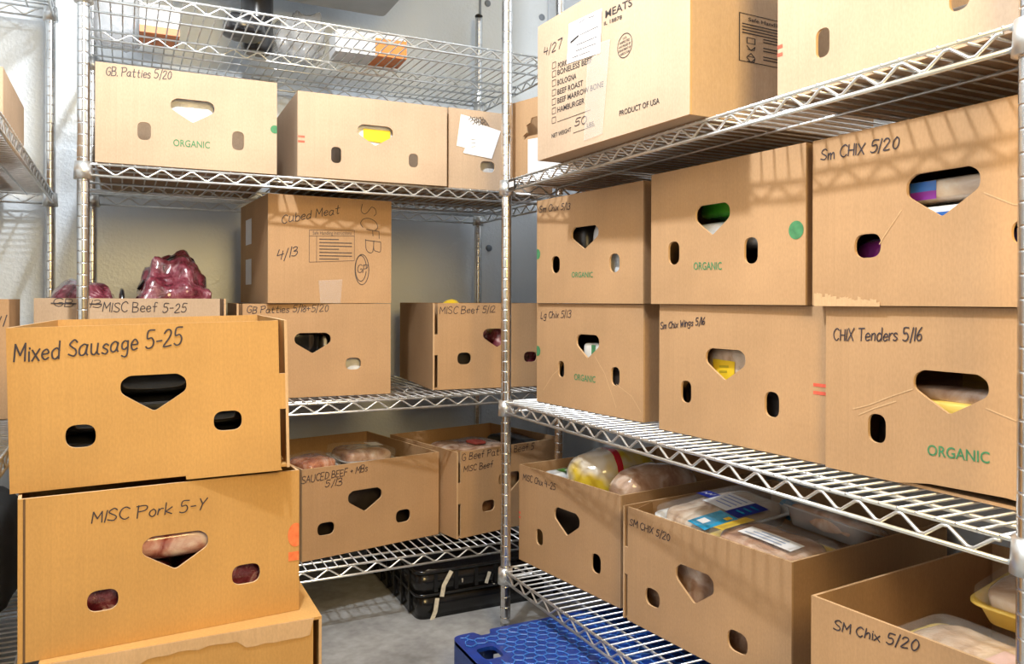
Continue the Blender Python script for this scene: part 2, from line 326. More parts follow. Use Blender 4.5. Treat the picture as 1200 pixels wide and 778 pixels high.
def strokes_text(text, rng, jit=.35):
    x = 0; out = []
    for ch in text:
        if ch == ' ': x += 3.6; continue
        g = [[tuple(map(float, p.split(','))) for p in st.split()] for st in GL[ch].split(';')]
        wd = max(p[0] for st in g for p in st); sc = 1+rng.uniform(-.08, .08); dy = rng.uniform(-.5, .5); sl = .12+rng.uniform(-.06, .06)
        for st in g:
            st = [(x+(p[0]+p[1]*sl+rng.uniform(-jit, jit)*.6)*sc, dy+p[1]*sc+rng.uniform(-jit, jit)*.6) for p in st]
            out.append(st if ch in SHARP else cat(st))
        x += wd*sc+1.7+rng.uniform(-.3, .3)
    return out, x-1.7
def ribbon(mb, pts, wd, y):
    pts = [Vector((p[0], p[1])) for p in pts]; L = []; R = []
    for i in range(1, len(pts)-1):
        a = pts[i]-pts[i-1]; b = pts[i+1]-pts[i]
        if a.length > 1e-9 and b.length > 1e-9 and a.angle(b) > .9:
            ribbon(mb, pts[:i+1], wd, y); ribbon(mb, pts[i:], wd, y-.00003); return
    if len(pts) == 1: pts.append(pts[0]+Vector((wd*.3, 0)))
    for i, p in enumerate(pts):
        a = pts[max(0, i-1)]; b = pts[min(len(pts)-1, i+1)]; d = (b-a)
        d = d.normalized() if d.length > 1e-9 else Vector((1, 0)); n = Vector((-d.y, d.x))*wd/2
        e = d*wd*.35 if i == len(pts)-1 else (-d*wd*.35 if i == 0 else d*0)
        L.append(p+n+e); R.append(p-n+e)
    vs = [(q.x, y, q.y) for q in L]+[(q.x, y, q.y) for q in R]; k = len(L)
    mb.add(vs, [(i, i+k, i+1+k, i+1) for i in range(k-1)])
def hand(parent, text, x0, z0, x1, z1, cap, m=None, wd=None, y=-.0007, name='handwriting'):
    rng = random.Random(text+str(x0)); st, tw = strokes_text(text, rng)
    wd = wd or max(.0018, cap*.092); mb = MB(); sx = (x1-x0)/tw; sz = cap/10.; sl = (z1-z0)/max(1e-6, (x1-x0))
    for s_ in st: ribbon(mb, [(x0+p[0]*sx, z0+p[0]*sx*sl+p[1]*sz) for p in s_], wd, y-.00002*len(mb.f) % .0003)
    return mb.build(name, m or INK, parent, fixn=False)
def lines(parent, polys, wd, m, name, y=-.0006):
    mb = MB()
    for P in polys: ribbon(mb, P, wd, y)
    return mb.build(name, m, parent, fixn=False)
_fontcache = {}
def font_mesh(text, bold):
    k = (text, bold)
    if k not in _fontcache:
        c = bpy.data.curves.new('t', 'FONT'); c.body = text; c.size = 1; c.offset = bold; c.resolution_u = 3
        o = bpy.data.objects.new('t', c); COL.objects.link(o); dg = bpy.context.evaluated_depsgraph_get(); dg.update()
        me = o.evaluated_get(dg).to_mesh(); vs = [v.co.copy() for v in me.vertices]; fs = [tuple(p.vertices) for p in me.polygons]
        o.evaluated_get(dg).to_mesh_clear(); bpy.data.objects.remove(o)
        x0 = min(v.x for v in vs); x1 = max(v.x for v in vs); y1 = max(v.y for v in vs)
        _fontcache[k] = ([((v.x-x0)/(x1-x0), v.y/max(.1, y1)) for v in vs], fs)
    return _fontcache[k]
def printed(parent, text, x0, z0, x1, z1, cap, m, bold=.015, y=-.0006, name='printed_words'):
    vs, fs = font_mesh(text, bold); mb = MB()
    mb.add([(x0+(x1-x0)*u, y, z0+(z1-z0)*u+cap*v) for u, v in vs], fs); return mb.build(name, m, parent, fixn=False)
def disc(parent, cx, cz, r, m, name='printed_dot', ry=None, clip=None):
    P = ell(cx, cz, r, ry or r, 28)
    if clip: P = [(min(max(u, clip[0]), clip[1]), v) for u, v in P]
    mb = MB(); mb.add([(u, -.0006, v) for u, v in P], [tuple(range(len(P)))]); return mb.build(name, m, parent, fixn=False)

# ------------------------------------------------------------------ cardboard boxes
BX = {'a1': (0.023, -0.01, 1.0945, -0.5, 0.385, 0.5, 0.219),
 'a2': (0.457, -0.012, 1.0945, -1, 0.385, 0.45, 0.207),
 'a3': (0.853, -0.004, 1.0945, 0, 0.315, 0.42, 0.212),  # width runs on unseen, to block light leaking onto the back wall
 'a4': (0.96, -0.168, 1.092, -75, 0.28, 0.38, 0.2),
 'b1': (-0.1, 0.09, 0.5445, 0, 0.405, 0.44, 0.252),
 'b2': (0.332, 0.104, 0.5445, -3.5, 0.39, 0.42, 0.24),
 'b3': (0.852, 0.108, 0.5445, -5, 0.39, 0.4, 0.242),
 'b4': (0.403, 0.08, 0.786, 3, 0.325, 0.36, 0.27),
 'c1': (0.483, 0.052, 0.135, 11.0, 0.403, 0.44, 0.232),
 'c2': (0.905, 0.06, 0.135, 12, 0.39, 0.37, 0.24),
 'd1': (0.87, -0.473, 1.092, -88, 0.483, 0.44, 0.281),
 'd2': (0.957, -1.073, 1.092, -90, 0.41, 0.5, 0.25),
 'e1': (0.993, -0.242, 0.5468, -84.9, 0.396, 0.46, 0.2405),
 'e2': (1.01, -0.714, 0.5468, -86.5, 0.385, 0.46, 0.2405),
 'e3': (1.022, -1.107, 0.5468, -90, 0.385, 0.46, 0.2405),
 'e4': (0.987, -0.252, 0.7885, -84.9, 0.393, 0.46, 0.245),
 'e5': (1.0, -0.7, 0.7885, -87, 0.37, 0.46, 0.246),
 'e6': (1.012, -1.09, 0.7885, -90, 0.39, 0.46, 0.243),
 'f1': (0.991, -0.151, 0.1312, -82.6, 0.39, 0.48, 0.243),
 'f2': (1.019, -0.58, 0.1312, -84.1, 0.424, 0.46, 0.235),
 'f3': (0.97, -1.129, 0.1312, -85, 0.4, 0.48, 0.239),
 'g1': (-0.07, -0.601, 0.509, -3.5, 0.397, 0.5, 0.243),
 'g2': (-0.057, -0.631, 0.27, 4, 0.404, 0.48, 0.2365),
 'g3': (-0.03, -0.645, -0.04, 0, 0.405, 0.53, 0.305)}
HOLES = {'a1': [('tri', 0.1981, 0.1308, 0.0945, 0.0528), ('oval', 0.0972, 0.0762, 0.0277, 0.04), ('oval', 0.2968, 0.0723, 0.0266, 0.044)],
 'a2': [('tri', 0.193, 0.1152, 0.0926, 0.0517), ('oval', 0.0939, 0.0586, 0.0253, 0.0401), ('oval', 0.2933, 0.0605, 0.0253, 0.0352)],
 'a3': [('oval', 0.1137, 0.0628, 0.0433, 0.0301)],
 'b2': [('tri', 0.1856, 0.1385, 0.0927, 0.0528), ('oval', 0.2902, 0.0828, 0.0404, 0.0314)],
 'b3': [('tri', 0.1914, 0.1422, 0.0887, 0.0539), ('oval', 0.0914, 0.0858, 0.0404, 0.0337), ('oval', 0.2936, 0.086, 0.0404, 0.0299)],
 'c1': [('tri', 0.1747, 0.13, 0.0995, 0.0588), ('oval', 0.0642, 0.0733, 0.0466, 0.0328), ('oval', 0.2891, 0.0696, 0.0451, 0.035)],
 'c2': [('tri', 0.1847, 0.132, 0.0818, 0.0595), ('oval', 0.1094, 0.0758, 0.0453, 0.0316)],
 'd2': [('oval', 0.0848, 0.0651, 0.0241, 0.0407), ('oval', 0.2864, 0.0584, 0.0253, 0.0281)],
 'e4': [('tri', 0.1945, 0.1468, 0.1022, 0.0516), ('oval', 0.0804, 0.0909, 0.0355, 0.0403), ('oval', 0.3007, 0.0864, 0.0345, 0.0399)],
 'e5': [('tri', 0.1671, 0.1491, 0.087, 0.0556), ('oval', 0.066, 0.0956, 0.0312, 0.0432), ('oval', 0.2583, 0.0901, 0.0302, 0.044)],
 'e6': [('tri', 0.2095, 0.1439, 0.1018, 0.0597), ('oval', 0.098, 0.0839, 0.0438, 0.0334), ('oval', 0.3121, 0.0871, 0.0289, 0.0286)],
 'e1': [('tri', 0.2072, 0.145, 0.0857, 0.0535), ('oval', 0.1042, 0.0866, 0.0245, 0.0381), ('oval', 0.3058, 0.0864, 0.0288, 0.04)],
 'e2': [('tri', 0.174, 0.1363, 0.0959, 0.0551), ('oval', 0.0757, 0.0794, 0.0276, 0.0411), ('oval', 0.2791, 0.0792, 0.0302, 0.0417)],
 'e3': [('tri', 0.197, 0.1309, 0.1032, 0.0543), ('oval', 0.0894, 0.0705, 0.0292, 0.0405)],
 'f1': [('tri', 0.1997, 0.139, 0.0985, 0.0603), ('oval', 0.0897, 0.0782, 0.0289, 0.04), ('oval', 0.308, 0.0737, 0.0327, 0.044)],
 'f2': [('tri', 0.2047, 0.1273, 0.0989, 0.0656), ('oval', 0.0901, 0.0698, 0.0424, 0.0358), ('oval', 0.3095, 0.0618, 0.0466, 0.0376)],
 'g1': [('tri', 0.1949, 0.1357, 0.0945, 0.0571), ('oval', 0.093, 0.0772, 0.0409, 0.0347), ('oval', 0.3021, 0.0843, 0.0427, 0.0316)],
 'g2': [('tri', 0.2105, 0.1293, 0.0969, 0.0563), ('oval', 0.1089, 0.0715, 0.0422, 0.0321), ('oval', 0.3175, 0.0754, 0.0446, 0.0322)]}
WRITE = {'a1': [('h', 'GB. Patties 5/20', 0.0206, 0.1914, 0.1513, 0.1983, 0.019), ('p', 'ORGANIC', 0.1569, 0.0481, 0.2349, 0.049, 0.0156)],
 'b1': [('h', 'GB', 0.037, 0.2334, 0.0757, 0.2315, 0.0174),
        ('h', '13', 0.1098, 0.2314, 0.1324, 0.2314, 0.0176),
        ('h', 'MISC Beef 5-25', 0.1359, 0.2216, 0.3144, 0.2189, 0.0221)],
 'b2': [('h', 'GB Patties 5/18+5/20', 0.0235, 0.216, 0.2234, 0.2198, 0.0174)],
 'b3': [('h', 'MISC Beef 5/12', 0.0187, 0.2113, 0.1833, 0.2157, 0.0193)],
 'b4': [('h', 'Cubed Meat', 0.0334, 0.2002, 0.1803, 0.2342, 0.0219), ('h', '4/13', 0.021, 0.1053, 0.0721, 0.1218, 0.0237)],
 'c1': [('h', 'SAUCED BEEF + MBs', -0.0024, 0.1973, 0.1794, 0.2062, 0.0176), ('h', '5/13', 0.0615, 0.1798, 0.1063, 0.1801, 0.0176)],
 'c2': [('h', 'G Beef Patties Beef 5', 0.0163, 0.2147, 0.2746, 0.2184, 0.0196), ('h', 'MISC Beef', 0.0221, 0.1832, 0.1227, 0.1845, 0.0168)],
 'd1': [('m', 'MEATS', 0.2496, 0.2255, 0.3313, 0.222, 0.0139),
        ('m', 'IL 18878', 0.2453, 0.2132, 0.3011, 0.2085, 0.007),
        ('m', 'PORK', 0.0824, 0.1756, 0.1166, 0.1736, 0.0112),
        ('m', 'BONELESS BEEF', 0.0805, 0.1622, 0.2062, 0.1555, 0.0109),
        ('m', 'BOLOGNA', 0.0807, 0.1416, 0.1513, 0.1382, 0.0111),
        ('m', 'BEEF ROAST', 0.0808, 0.1221, 0.1756, 0.119, 0.011),
        ('m', 'BEEF MARROW BONE', 0.0809, 0.1043, 0.2446, 0.1003, 0.0108),
        ('m', 'HAMBURGER', 0.081, 0.0858, 0.1803, 0.0833, 0.011),
        ('m', 'NET WEIGHT', 0.0588, 0.0376, 0.1332, 0.0378, 0.0086),
        ('m', 'LBS.', 0.1894, 0.0355, 0.2155, 0.0353, 0.0073),
        ('m', 'PRODUCT OF USA', 0.2944, 0.0353, 0.4077, 0.0339, 0.0097),
        ('h', '50', 0.1456, 0.0455, 0.1864, 0.0442, 0.0133),
        ('h', '4/27', 0.0254, 0.2166, 0.0954, 0.2141, 0.0176)],
 'e4': [('p', 'ORGANIC', 0.146, 0.0592, 0.2264, 0.0573, 0.0125), ('h', 'Sm Chix 5/13', 0.01, 0.2204, 0.1385, 0.2162, 0.0152)],
 'e5': [('p', 'ORGANIC', 0.1207, 0.0627, 0.1916, 0.0604, 0.0136)],
 'e6': [('h', 'Sm CHIX 5/20', 0.0153, 0.2163, 0.1469, 0.2116, 0.0157)],
 'e1': [('p', 'ORGANIC', 0.1572, 0.0662, 0.2373, 0.0666, 0.0144), ('h', 'Lg Chix 5/13', 0.0181, 0.2042, 0.143, 0.2087, 0.0162)],
 'e2': [('h', 'Sm Chix Wings 5/16', 0.0032, 0.1925, 0.1242, 0.2057, 0.0127)],
 'e3': [('p', 'ORGANIC', 0.1671, 0.0473, 0.2498, 0.0515, 0.014), ('h', 'CHIX Tenders 5/16', 0.0144, 0.1897, 0.1578, 0.1964, 0.0167)],
 'f1': [('h', 'MISC Chix 4-25', 0.0182, 0.207, 0.1558, 0.2086, 0.0158)],
 'f2': [('h', 'SM CHIX 5/20', 0.0208, 0.1989, 0.1393, 0.1961, 0.0137)],
 'f3': [('h', 'SM Chix 5/20', 0.0377, 0.2024, 0.1613, 0.2196, 0.0137)],
 'g1': [('h', 'Mixed Sausage 5-25', 0.009, 0.192, 0.2365, 0.2086, 0.026)],
 'g2': [('h', 'MISC Pork 5-Y', 0.0934, 0.1898, 0.2533, 0.1893, 0.0171)]}

T = .0045
BOX = {}
def carton(key, label, m=None, slots='', lid=False, outline=None, back_holes=False, side_hole=False, tilt=0.0, group=None, rim=None, bot=None, holes2=None):
    m = m or KR; x, y, z, th, w_, d, h = BX[key]
    R = empty('cardboard_box', (x, y, z), math.radians(th), tilt); tag(R, label, 'box', group)
    hs = []
    for k, cx, cz, hw, hh in HOLES.get(key, []): hs.append(handle(cx, cz, hw, hh) if k == 'tri' else stadium(cx, cz, hw, hh))
    hs += holes2 or []
    N1 = .0095
    if outline is None:
        top = [(w_, h), (0, h)] if not rim else [(w_*u, h+dz) for u, dz in rim][::-1]
        outline = [(0, 0), (w_, 0)]+top
    xl = T if 'L' in slots else 0; xr = w_-T if 'R' in slots else w_
    out = [(max(u, 0), v) for u, v in outline]
    if slots:
        out = []
        if 'L' in slots: lft = [(xl+N1, h), (xl+N1, .64*h), (xl, .64*h), (xl, .40*h), (xl+N1, .40*h), (xl+N1, 0)]
        else: lft = [(0, h), (0, 0)]
        if 'R' in slots: rgt = [(xr-N1, 0), (xr-N1, .40*h), (xr, .40*h), (xr, .64*h), (xr-N1, .64*h), (xr-N1, h)]
        else: rgt = [(w_, 0), (w_, h)]
        mid = [] if not rim else [(w_*u, h+dz) for u, dz in rim[1:-1]][::-1]
        out = lft+(bot or [])+rgt+mid
    s = MB(); s.prism([out]+hs, T, lambda u, v, dd: (u, dd, v), 0, 1); fp = s.build('front_panel', [m, KE], R)
    yl = 0 if 'L' in slots else T; yr = 0 if 'R' in slots else T
    for xx, y0, nm in ((0, yl, 'side_panel'), (w_-T, yr, 'side_panel')):
        s = MB(); H2 = [stadium(d*.5, h*.66, .075, .030)] if side_hole else []
        s.prism([[(y0, 0), (d-T, 0), (d-T, h), (y0, h)]]+H2, T, lambda u, v, dd: (xx+dd, u, v), 0, 1); s.build(nm, [m, KE], R)
    for c in slots:
        a, b = ((T+.0005, .075), (.034, T+.0005)) if c == 'L' else ((w_-T-.0005, .075), (w_-.034, T+.0005))
        s = MB(); s.prism([[(0, .001), (1, .001), (1, h-.001), (0, h-.001)]], .002, lambda u, v, dd: (a[0]+(b[0]-a[0])*u, a[1]+(b[1]-a[1])*u+dd, v), 0, 1); s.build('corner_post', [m, KE], R)
    s = MB(); H3 = [handle(w_/2, h*.57, .095, .055)] if back_holes else []
    s.prism([[(0, 0), (w_, 0), (w_, h), (0, h)]]+H3, T, lambda u, v, dd: (u, d-T+dd, v), 0, 1); s.build('back_panel', [m, KE], R)
    s = MB(); s.box((T, T, .0005), (w_-T, d-T, T)); s.build('bottom_panel', m, R)
    if lid:
        s = MB(); s.box((0, 0, h), (w_, d*.5-.001, h+T)); s.build('top_flap', [m], R)
        s = MB(); s.box((0, d*.5+.001, h), (w_, d, h+T)); s.build('top_flap', [m], R)
    for kind, text, *q in WRITE.get(key, []):
        if kind == 'h': hand(fp, text, *q)
        elif kind == 'p': printed(fp, text, *q, GREEN, .012)
        else: printed(fp, text, *q, PRB, .012)
    BOX[key] = (R, fp); return R, fp
def inside(key, x, y, z):
    X, Y, Z, th, *_ = BX[key]; t = math.radians(th)
    return (X+x*math.cos(t)-y*math.sin(t), Y+x*math.sin(t)+y*math.cos(t), Z+z)
def bars(fp, x, z, m=RED, n=2, wd=.018, nm='printed_bars'):
    mb = MB()
    for i in range(n): mb.add([(x, -.0006, z-.012*i), (x+wd, -.0006, z-.012*i), (x+wd, -.0006, z+.005-.012*i), (x, -.0006, z+.005-.012*i)], [(0, 1, 2, 3)])
    return mb.build(nm, m, fp, fixn=False)
G1 = 'open kraft meat boxes on the wire shelves'
carton('a1', 'kraft box with painted-in glare at the upper left, marked GB Patties 5/20 with ORGANIC print', KR3, group=G1)
disc(BOX['a1'][1], .380, .107, .010, GREEN, clip=(0, .385))
carton('a2', 'kraft box on the upper back shelf with yellow label in its handle hole', KR3, group=G1)
bars(BOX['a2'][1], .001, .094, RED, 2, .016)
R, f = carton('a3', 'kraft box on the upper back shelf by the corner post, two white papers taped on', KR3, slots='', side_hole=False, group=G1)
s = MB(); s.add([(.022, -.0012, .112), (.034, -.0012, .197), (.092, -.0012, .188), (.088, -.0012, .102)], [(0, 1, 2, 3)]); s.build('paper_sheet', PAPER, f)
s = MB(); s.add([(.040, -.0020, .094), (.125, -.0020, .085), (.152, -.0020, .163), (.080, -.0020, .178)], [(0, 1, 2, 3)]); s.build('paper_sheet', PAPER, f)
rg = random.Random(3)
lines(f, [[(.055+.003*i+.006*k+.004*(i % 2), .185+.010*((i*7) % 3)/2-.006*k+rg.uniform(-.002, .002)) for i in range(16)] for k in range(3)], .0016, INKG, 'handwriting', -.0026)
lines(f, [[(.060+.01*math.cos(.6*i)*.4+.004*i, .112+.010*j+.004*i*.1) for i in range(6)] for j in range(3)], .0010, INKG, 'handwriting', -.0028)
R, f = carton('a4', 'kraft box behind the big printed box, torn hand hole and white label', KR, side_hole=False, group=G1, holes2=[[(.042, .100), (.060, .108), (.160, .108), (.160, .152), (.072, .152), (.066, .140), (.052, .136), (.054, .118), (.042, .112)]])
s = MB(); s.add([(.060, -.001, .0), (.060, -.001, .100), (.20, -.001, .096), (.20, -.001, .0)], [(0, 1, 2, 3)]); s.build('paper_label', PAPER, f)
carton('b1', 'kraft box marked MISC Beef 5-25 on the middle back shelf, meat heaped above its rim', KR3, slots='R', group=G1)
f = BOX['b1'][1]
lines(f, [[(.034, .2405), (.08, .2395), (.134, .2385)]], .0030, INK, 'handwriting', -.0013) 
carton('b2', 'kraft box marked GB Patties 5/18+5/20 below the taped closed box', KR, slots='L', group=G1)
carton('b3', 'kraft box marked MISC Beef 5/12 at the right end of the middle back shelf', KR, slots='L', group=G1)
R, f = carton('b4', 'closed kraft box marked 4/13 on top of another box', KR, side_hole=False, back_holes=False, lid=True)

for tx_, px_, pz_, ln_, cp_ in (('SC', .238, .262, .060, .046), ('F', .256, .196, .018, .034), ('B', .252, .168, .032, .042)):
    o = hand(f, tx_, 0, 0, ln_, 0, cp_, INKG, .0019); o.rotation_euler = (0, PI/2, 0); o.location = (px_, 0, pz_)
hand(f, 'GP', .230, .080, .256, .082, .020, INKG, .002)
lines(f, [ell(.243, .089, .019, .040, 30)+[(.262, .089)], ell(.240, .092, .015, .034, 26)], .0022, INKG, 'handwriting')
lines(f, [[(.103, .105), (.222, .112), (.222, .192), (.103, .187), (.103, .105)], [(.103, .172), (.222, .177)], [(.122, .105), (.122, .172)]], .0012, INKG, 'printed_frame')
printed(f, 'Safe Handling Instructions', .112, .176, .214, .180, .009, INKG, .005)
lines(f, [[(.130, .165-.0085*i), (.130+(.085 if i % 3 else .05), .166-.0085*i)] for i in range(7)], .0026, INKG, 'printed_lines')
s = MB(); s.add([(.132, -.0012, 0), (.185, -.0012, 0), (.190, -.0012, .062), (.127, -.0012, .058)], [(0, 1, 2, 3)]); s.build('packing_tape', TAPE, f)
for z0 in (.05, .16):
    s = MB(); s.add([(-.0012, .20, z0), (-.0012, .28, z0), (-.0012, .28, z0+.07), (-.0012, .20, z0+.07)], [(0, 1, 2, 3)]); s.build('paper_label', PAPER, R)
carton('c1', 'open kraft box marked SAUCED BEEF + MBs 5/13 on the lowest back shelf', KR, group=G1)
carton('c2', 'open kraft box marked G Beef Patties on the lowest back shelf behind the corner post', KR, slots='L', group=G1)
# the big printed box
R, f = carton('d1', 'closed printed kraft box reading MEATS and PRODUCT OF USA on the top right shelf', KR3, side_hole=False, back_holes=False, lid=True)
s = MB(); s.add([(.1182, -.0014, .1753), (.2345, -.0014, .1655), (.2396, -.0014, .2468), (.1257, -.0014, .2531)], [(0, 1, 2, 3)]); lb = s.build('paper_label', PAPER, f)
lines(lb, [[(.133, .214), (.160, .219)]], .004, PRB, 'printed_line', -.0022)
lines(lb, [[(.165, .2195), (.230, .217)], [(.150, .203), (.225, .199)], [(.150, .192), (.222, .187)], [(.160, .243), (.182, .245)], [(.195, .243), (.215, .241)], [(.14, .182), (.20, .178)]], .0012, INKG, 'printed_line', -.0022)
s = MB(); s.add([(.1807, -.0018, .0108), (.2437, -.0018, .0124), (.2672, -.0018, .1816), (.2344, -.0018, .1847), (.230, -.0018, .168), (.192, -.0018, .160)], [(0, 1, 2, 3, 4, 5)]); s.build('packing_tape', TAPE, f)
lines(f, [[(.081, .067), (.201, .066)], [(.141, .033), (.2155, .0335)]], .0011, PRB, 'printed_line')
cz = [.1860, .1684, .1496, .1300, .1112, .0925, .0732]
lines(f, [[(.0603, c-.006), (.0742, c-.006), (.0742, c+.006), (.0603, c+.006), (.0603, c-.006)] for c in cz], .0011, PRB, 'checkbox_outlines')
lines(f, [ell(.310, .158, .0215, .0212, 40)+[(.3315, .158)]], .0015, PRB, 'printed_stamp')
for i, (tx_, wd_) in enumerate((('U.S.', .012), ('INSPECTED', .030), ('AND PASSED BY', .036), ('DEPARTMENT OF', .036), ('AGRICULTURE', .028))):
    printed(f, tx_, .310-wd_/2, .170-.0068*i, .310+wd_/2, .170-.0068*i, .0042, PRB, .01)
sp = [c for c in R.children if c.name.startswith('side_panel')][1]
def onside(mb, m_, nm): # marks on the right-hand side panel, drawn in its own plane
    mb.v = [(x_, y_, .101+(z_-.128)*.577) for x_, y_, z_ in mb.v]
    o = mb.build(nm, m_, sp, fixn=False); o.rotation_euler = (0, 0, PI/2); o.location = (BX['d1'][4], 0, 0); return o
mb = MB()
for P in ([(.105, .128), (.30, .128), (.30, .265), (.105, .265), (.105, .128)],): ribbon(mb, P, .0022, -.0007)
onside(mb, PRB, 'printed_frame')
mb = MB()
for i in range(13):
    z = .236-.0085*i
    if i < 4: ribbon(mb, [(.112, z), (.292, z)], .0032, -.0007)
    elif i % 3: ribbon(mb, [(.160, z), (.285, z)], .0032, -.0007)
onside(mb, PRB, 'printed_lines')
vs, fs = font_mesh('Safe Handling Instructions', .012); mb = MB(); mb.add([(.125+.16*u, -.0007, .246+.011*v) for u, v in vs], fs); onside(mb, PRB, 'printed_words')
mb = MB()
for k, z in enumerate((.19, .168, .148, .134)):
    P = [(.122, z-.008), (.140, z-.008), (.140, z+.008), (.122, z+.008), (.122, z-.008)] if k == 0 else [(.122+.009*j, z-.006+.012*((j+k) % 2)) for j in range(3)]+[(.138, z-.004), (.124, z-.004)]
    ribbon(mb, P, .0022, -.0007)
onside(mb, PRB, 'printed_symbols')
carton('d2', 'kraft box at the top right corner, next to the big printed box', KR3, group=G1)
bars(BOX['d2'][1], .0, .080, RED, 2, .010)
carton('e1', 'kraft box marked Lg Chix 5/13 on the middle right shelf by the corner post', KR, group=G1)
disc(BOX['e1'][1], .004, .124, .0125, GREEN, clip=(0, 1))
carton('e2', 'kraft box marked Sm Chix Wings 5/16 with a yellow tag in its handle hole', KR, group=G1)
bars(BOX['e2'][1], .361, .117, RED, 2, .023)
carton('e3', 'kraft box marked CHIX Tenders 5/16 at the right edge of the photo', KR, outline=[(0, 0), (.03, .0), (.12, .002), (.17, .010), (.27, .014), (.34, .008), (.385, 0), (.385, .2405), (0, .2405)], group=G1)
for P_ in [[(.05, .093), (.075, .101), (.115, .119), (.145, .131)], [(.06, .086), (.085, .098), (.12, .112)], [(.245, .118), (.28, .108), (.33, .099), (.375, .095)]]: lines(BOX['e3'][1], [P_], .0016, KE, 'crease')
carton('e4', 'kraft box marked Sm Chix 5/13 in the upper layer nearest the corner post', KR, lid=True, group=G1)  # unseen top flaps added, closing off light above the box
disc(BOX['e4'][1], .003, .119, .0125, GREEN, clip=(0, 1))
carton('e5', 'kraft box with large green dot and green wrap in its handle hole', KR, lid=True, group=G1)  # unseen top flaps added to stop green bounce light from the bag
disc(BOX['e5'][1], .352, .117, .0145, GREEN)
carton('e6', 'kraft box marked Sm CHIX 5/20, blue and purple labels in its handle hole', KR, lid=True, group=G1)  # top flaps out of view, added to shut out light from above
R, f = BOX['e6']
s = MB()
rg = random.Random(5); prev = None
for i in range(22):
    u = .004+.11*i/21; z = .006+.010*(1-i/21)+rg.uniform(-.002, .003)
    s.add([(u, -.0009, -.001), (u+.0054, -.0009, -.001), (u+.0054, -.0012, z), (u, -.0012, z+rg.uniform(-.002, .002))], [(0, 1, 2, 3)])
s.build('frayed_edge', KE, f)
for P_ in [[(.152, .128), (.125, .095), (.118, .085)], [(.265, .138), (.30, .120), (.35, .112)]]: lines(f, [P_], .0013, KE, 'crease')
carton('f1', 'open kraft box marked MISC Chix 4-25 with whole chickens on top', KR, group=G1)
bars(BOX['f1'][1], .0, .118, RED, 2, .008)
carton('f2', 'open kraft box marked SM CHIX 5/20 with a blue labelled tray on top', KR, slots='L', group=G1)
carton('f3', 'open kraft box in the lower right corner with yellow trays inside', KR, group=G1)
for P_ in [[(.235, .125), (.27, .09), (.31, .02)], [(.31, .07), (.36, .05), (.39, .02)], [(.03, .03), (.07, .07), (.095, .085)]]: lines(BOX['e1'][1], [P_], .0013, KE, 'crease')
G2 = 'golden kraft boxes stacked at the front left'
carton('g1', 'golden kraft box marked Mixed Sausage 5-25, topmost of the front left stack', KR2, slots='R', tilt=-.022, group=G2, bot=[(.238, .002), (.2385, -.004), (.385, -.004)])
carton('g2', 'golden kraft box marked MISC Pork 5-Y, middle of the front left stack', KR2, side_hole=False, group=G2)
f = BOX['g2'][1]
disc(f, .398, .128, .013, ORANGEP, ry=.020, clip=(.385, .4035)); s = MB(); s.add([(.386, -.0007, .085), (.4035, -.0007, .085), (.4035, -.0007, .100), (.386, -.0007, .100)], [(0, 1, 2, 3)]); s.build('printed_bars', ORANGEP, f, fixn=False)
s = MB(); s.box((.0065, -.0006, 0), (.0095, .0001, .236)); s.build('painted_slot_shade', speck('slot_shade_brown', (.13, .07, .03), .8), f)  # dark strip paints the shade of the corner slot
HOLES['g3'] = []
R, f = carton('g3', 'golden kraft box with a torn top rim, lowest of the front left stack', KR2, slots='R', side_hole=False, lid=True, group=G2)
rg = random.Random(11); s = MB(); up_ = [(0, .3045)]; lo = []
for i in range(28):
    u = .385*i/27; lo.append((u, .288+(.004 if 9 < i < 20 else -.006)+rg.uniform(-.002, .002)))
s.prism([lo[::-1]+[(0, .309), (.392, .309)]][0:1], .0012, lambda u, v, d: (u, -.0013+d, v)); s.build('torn_liner', KE, f)
FOLD = speck('torn_cardboard_fold', (.40, .23, .09), .8)
for P_ in [[(.19, .20), (.19, .272)], [(.20, .248), (.215, .249)], [(.20, .225), (.215, .226)]]: lines(f, [P_], .0016, FOLD, 'crease')

# boxes on the left-hand unit
BX['h1'] = (-.118, -.60, 1.0895, PI, .52, .33, .12); BX['h2'] = (-.135, .07, .5445, 0, .33, .21, .245)
def plain_box(name, a, size, rz, label, m, text=None):
    w_, d, h = size; R = empty(name, a, rz); tag(R, label, 'box')
    s = MB(); s.prism([[(0, 0), (w_, 0), (w_, h), (0, h)]], T, lambda u, v, dd: (u, dd, v), 0, 1); f = s.build('front_panel', [m, KE], R)
    s = MB(); s.prism([[(0, 0), (w_, 0), (w_, h), (0, h)]], T, lambda u, v, dd: (u, d-T+dd, v), 0, 1); s.build('back_panel', [m, KE], R)
    for x in (0, w_-T): s = MB(); s.prism([[(T, 0), (d-T, 0), (d-T, h), (T, h)]], T, lambda u, v, dd: (x+dd, u, v), 0, 1); s.build('side_panel', [m, KE], R)
    s = MB(); s.box((T, T, 0), (w_-T, d-T, T)); s.build('bottom_panel', m, R)
    for y0, y1 in ((0, d/2-.001), (d/2+.001, d)): s = MB(); s.box((0, y0, h), (w_, y1, h+T)); s.build('top_flap', m, R)
    return R, f
plain_box('cardboard_box', (-.475, -.29, 1.0895), (.36, .335, .115), 0, 'low kraft box on the upper shelf at the left edge', KR3)
plain_box('cardboard_box', (-.60, .22, 1.0895), (.42, .28, .10), 0, 'kraft box seen from below through the upper left shelf', KR)
R, f = plain_box('cardboard_box', (-.500, -.02, .5445), (.365, .20, .245), 0, 'kraft box at the left edge beside the meat box, dark side towards the aisle', KR)
hand(f, 'GB Bones 5/11', .05, .200, .355, .192, .022)
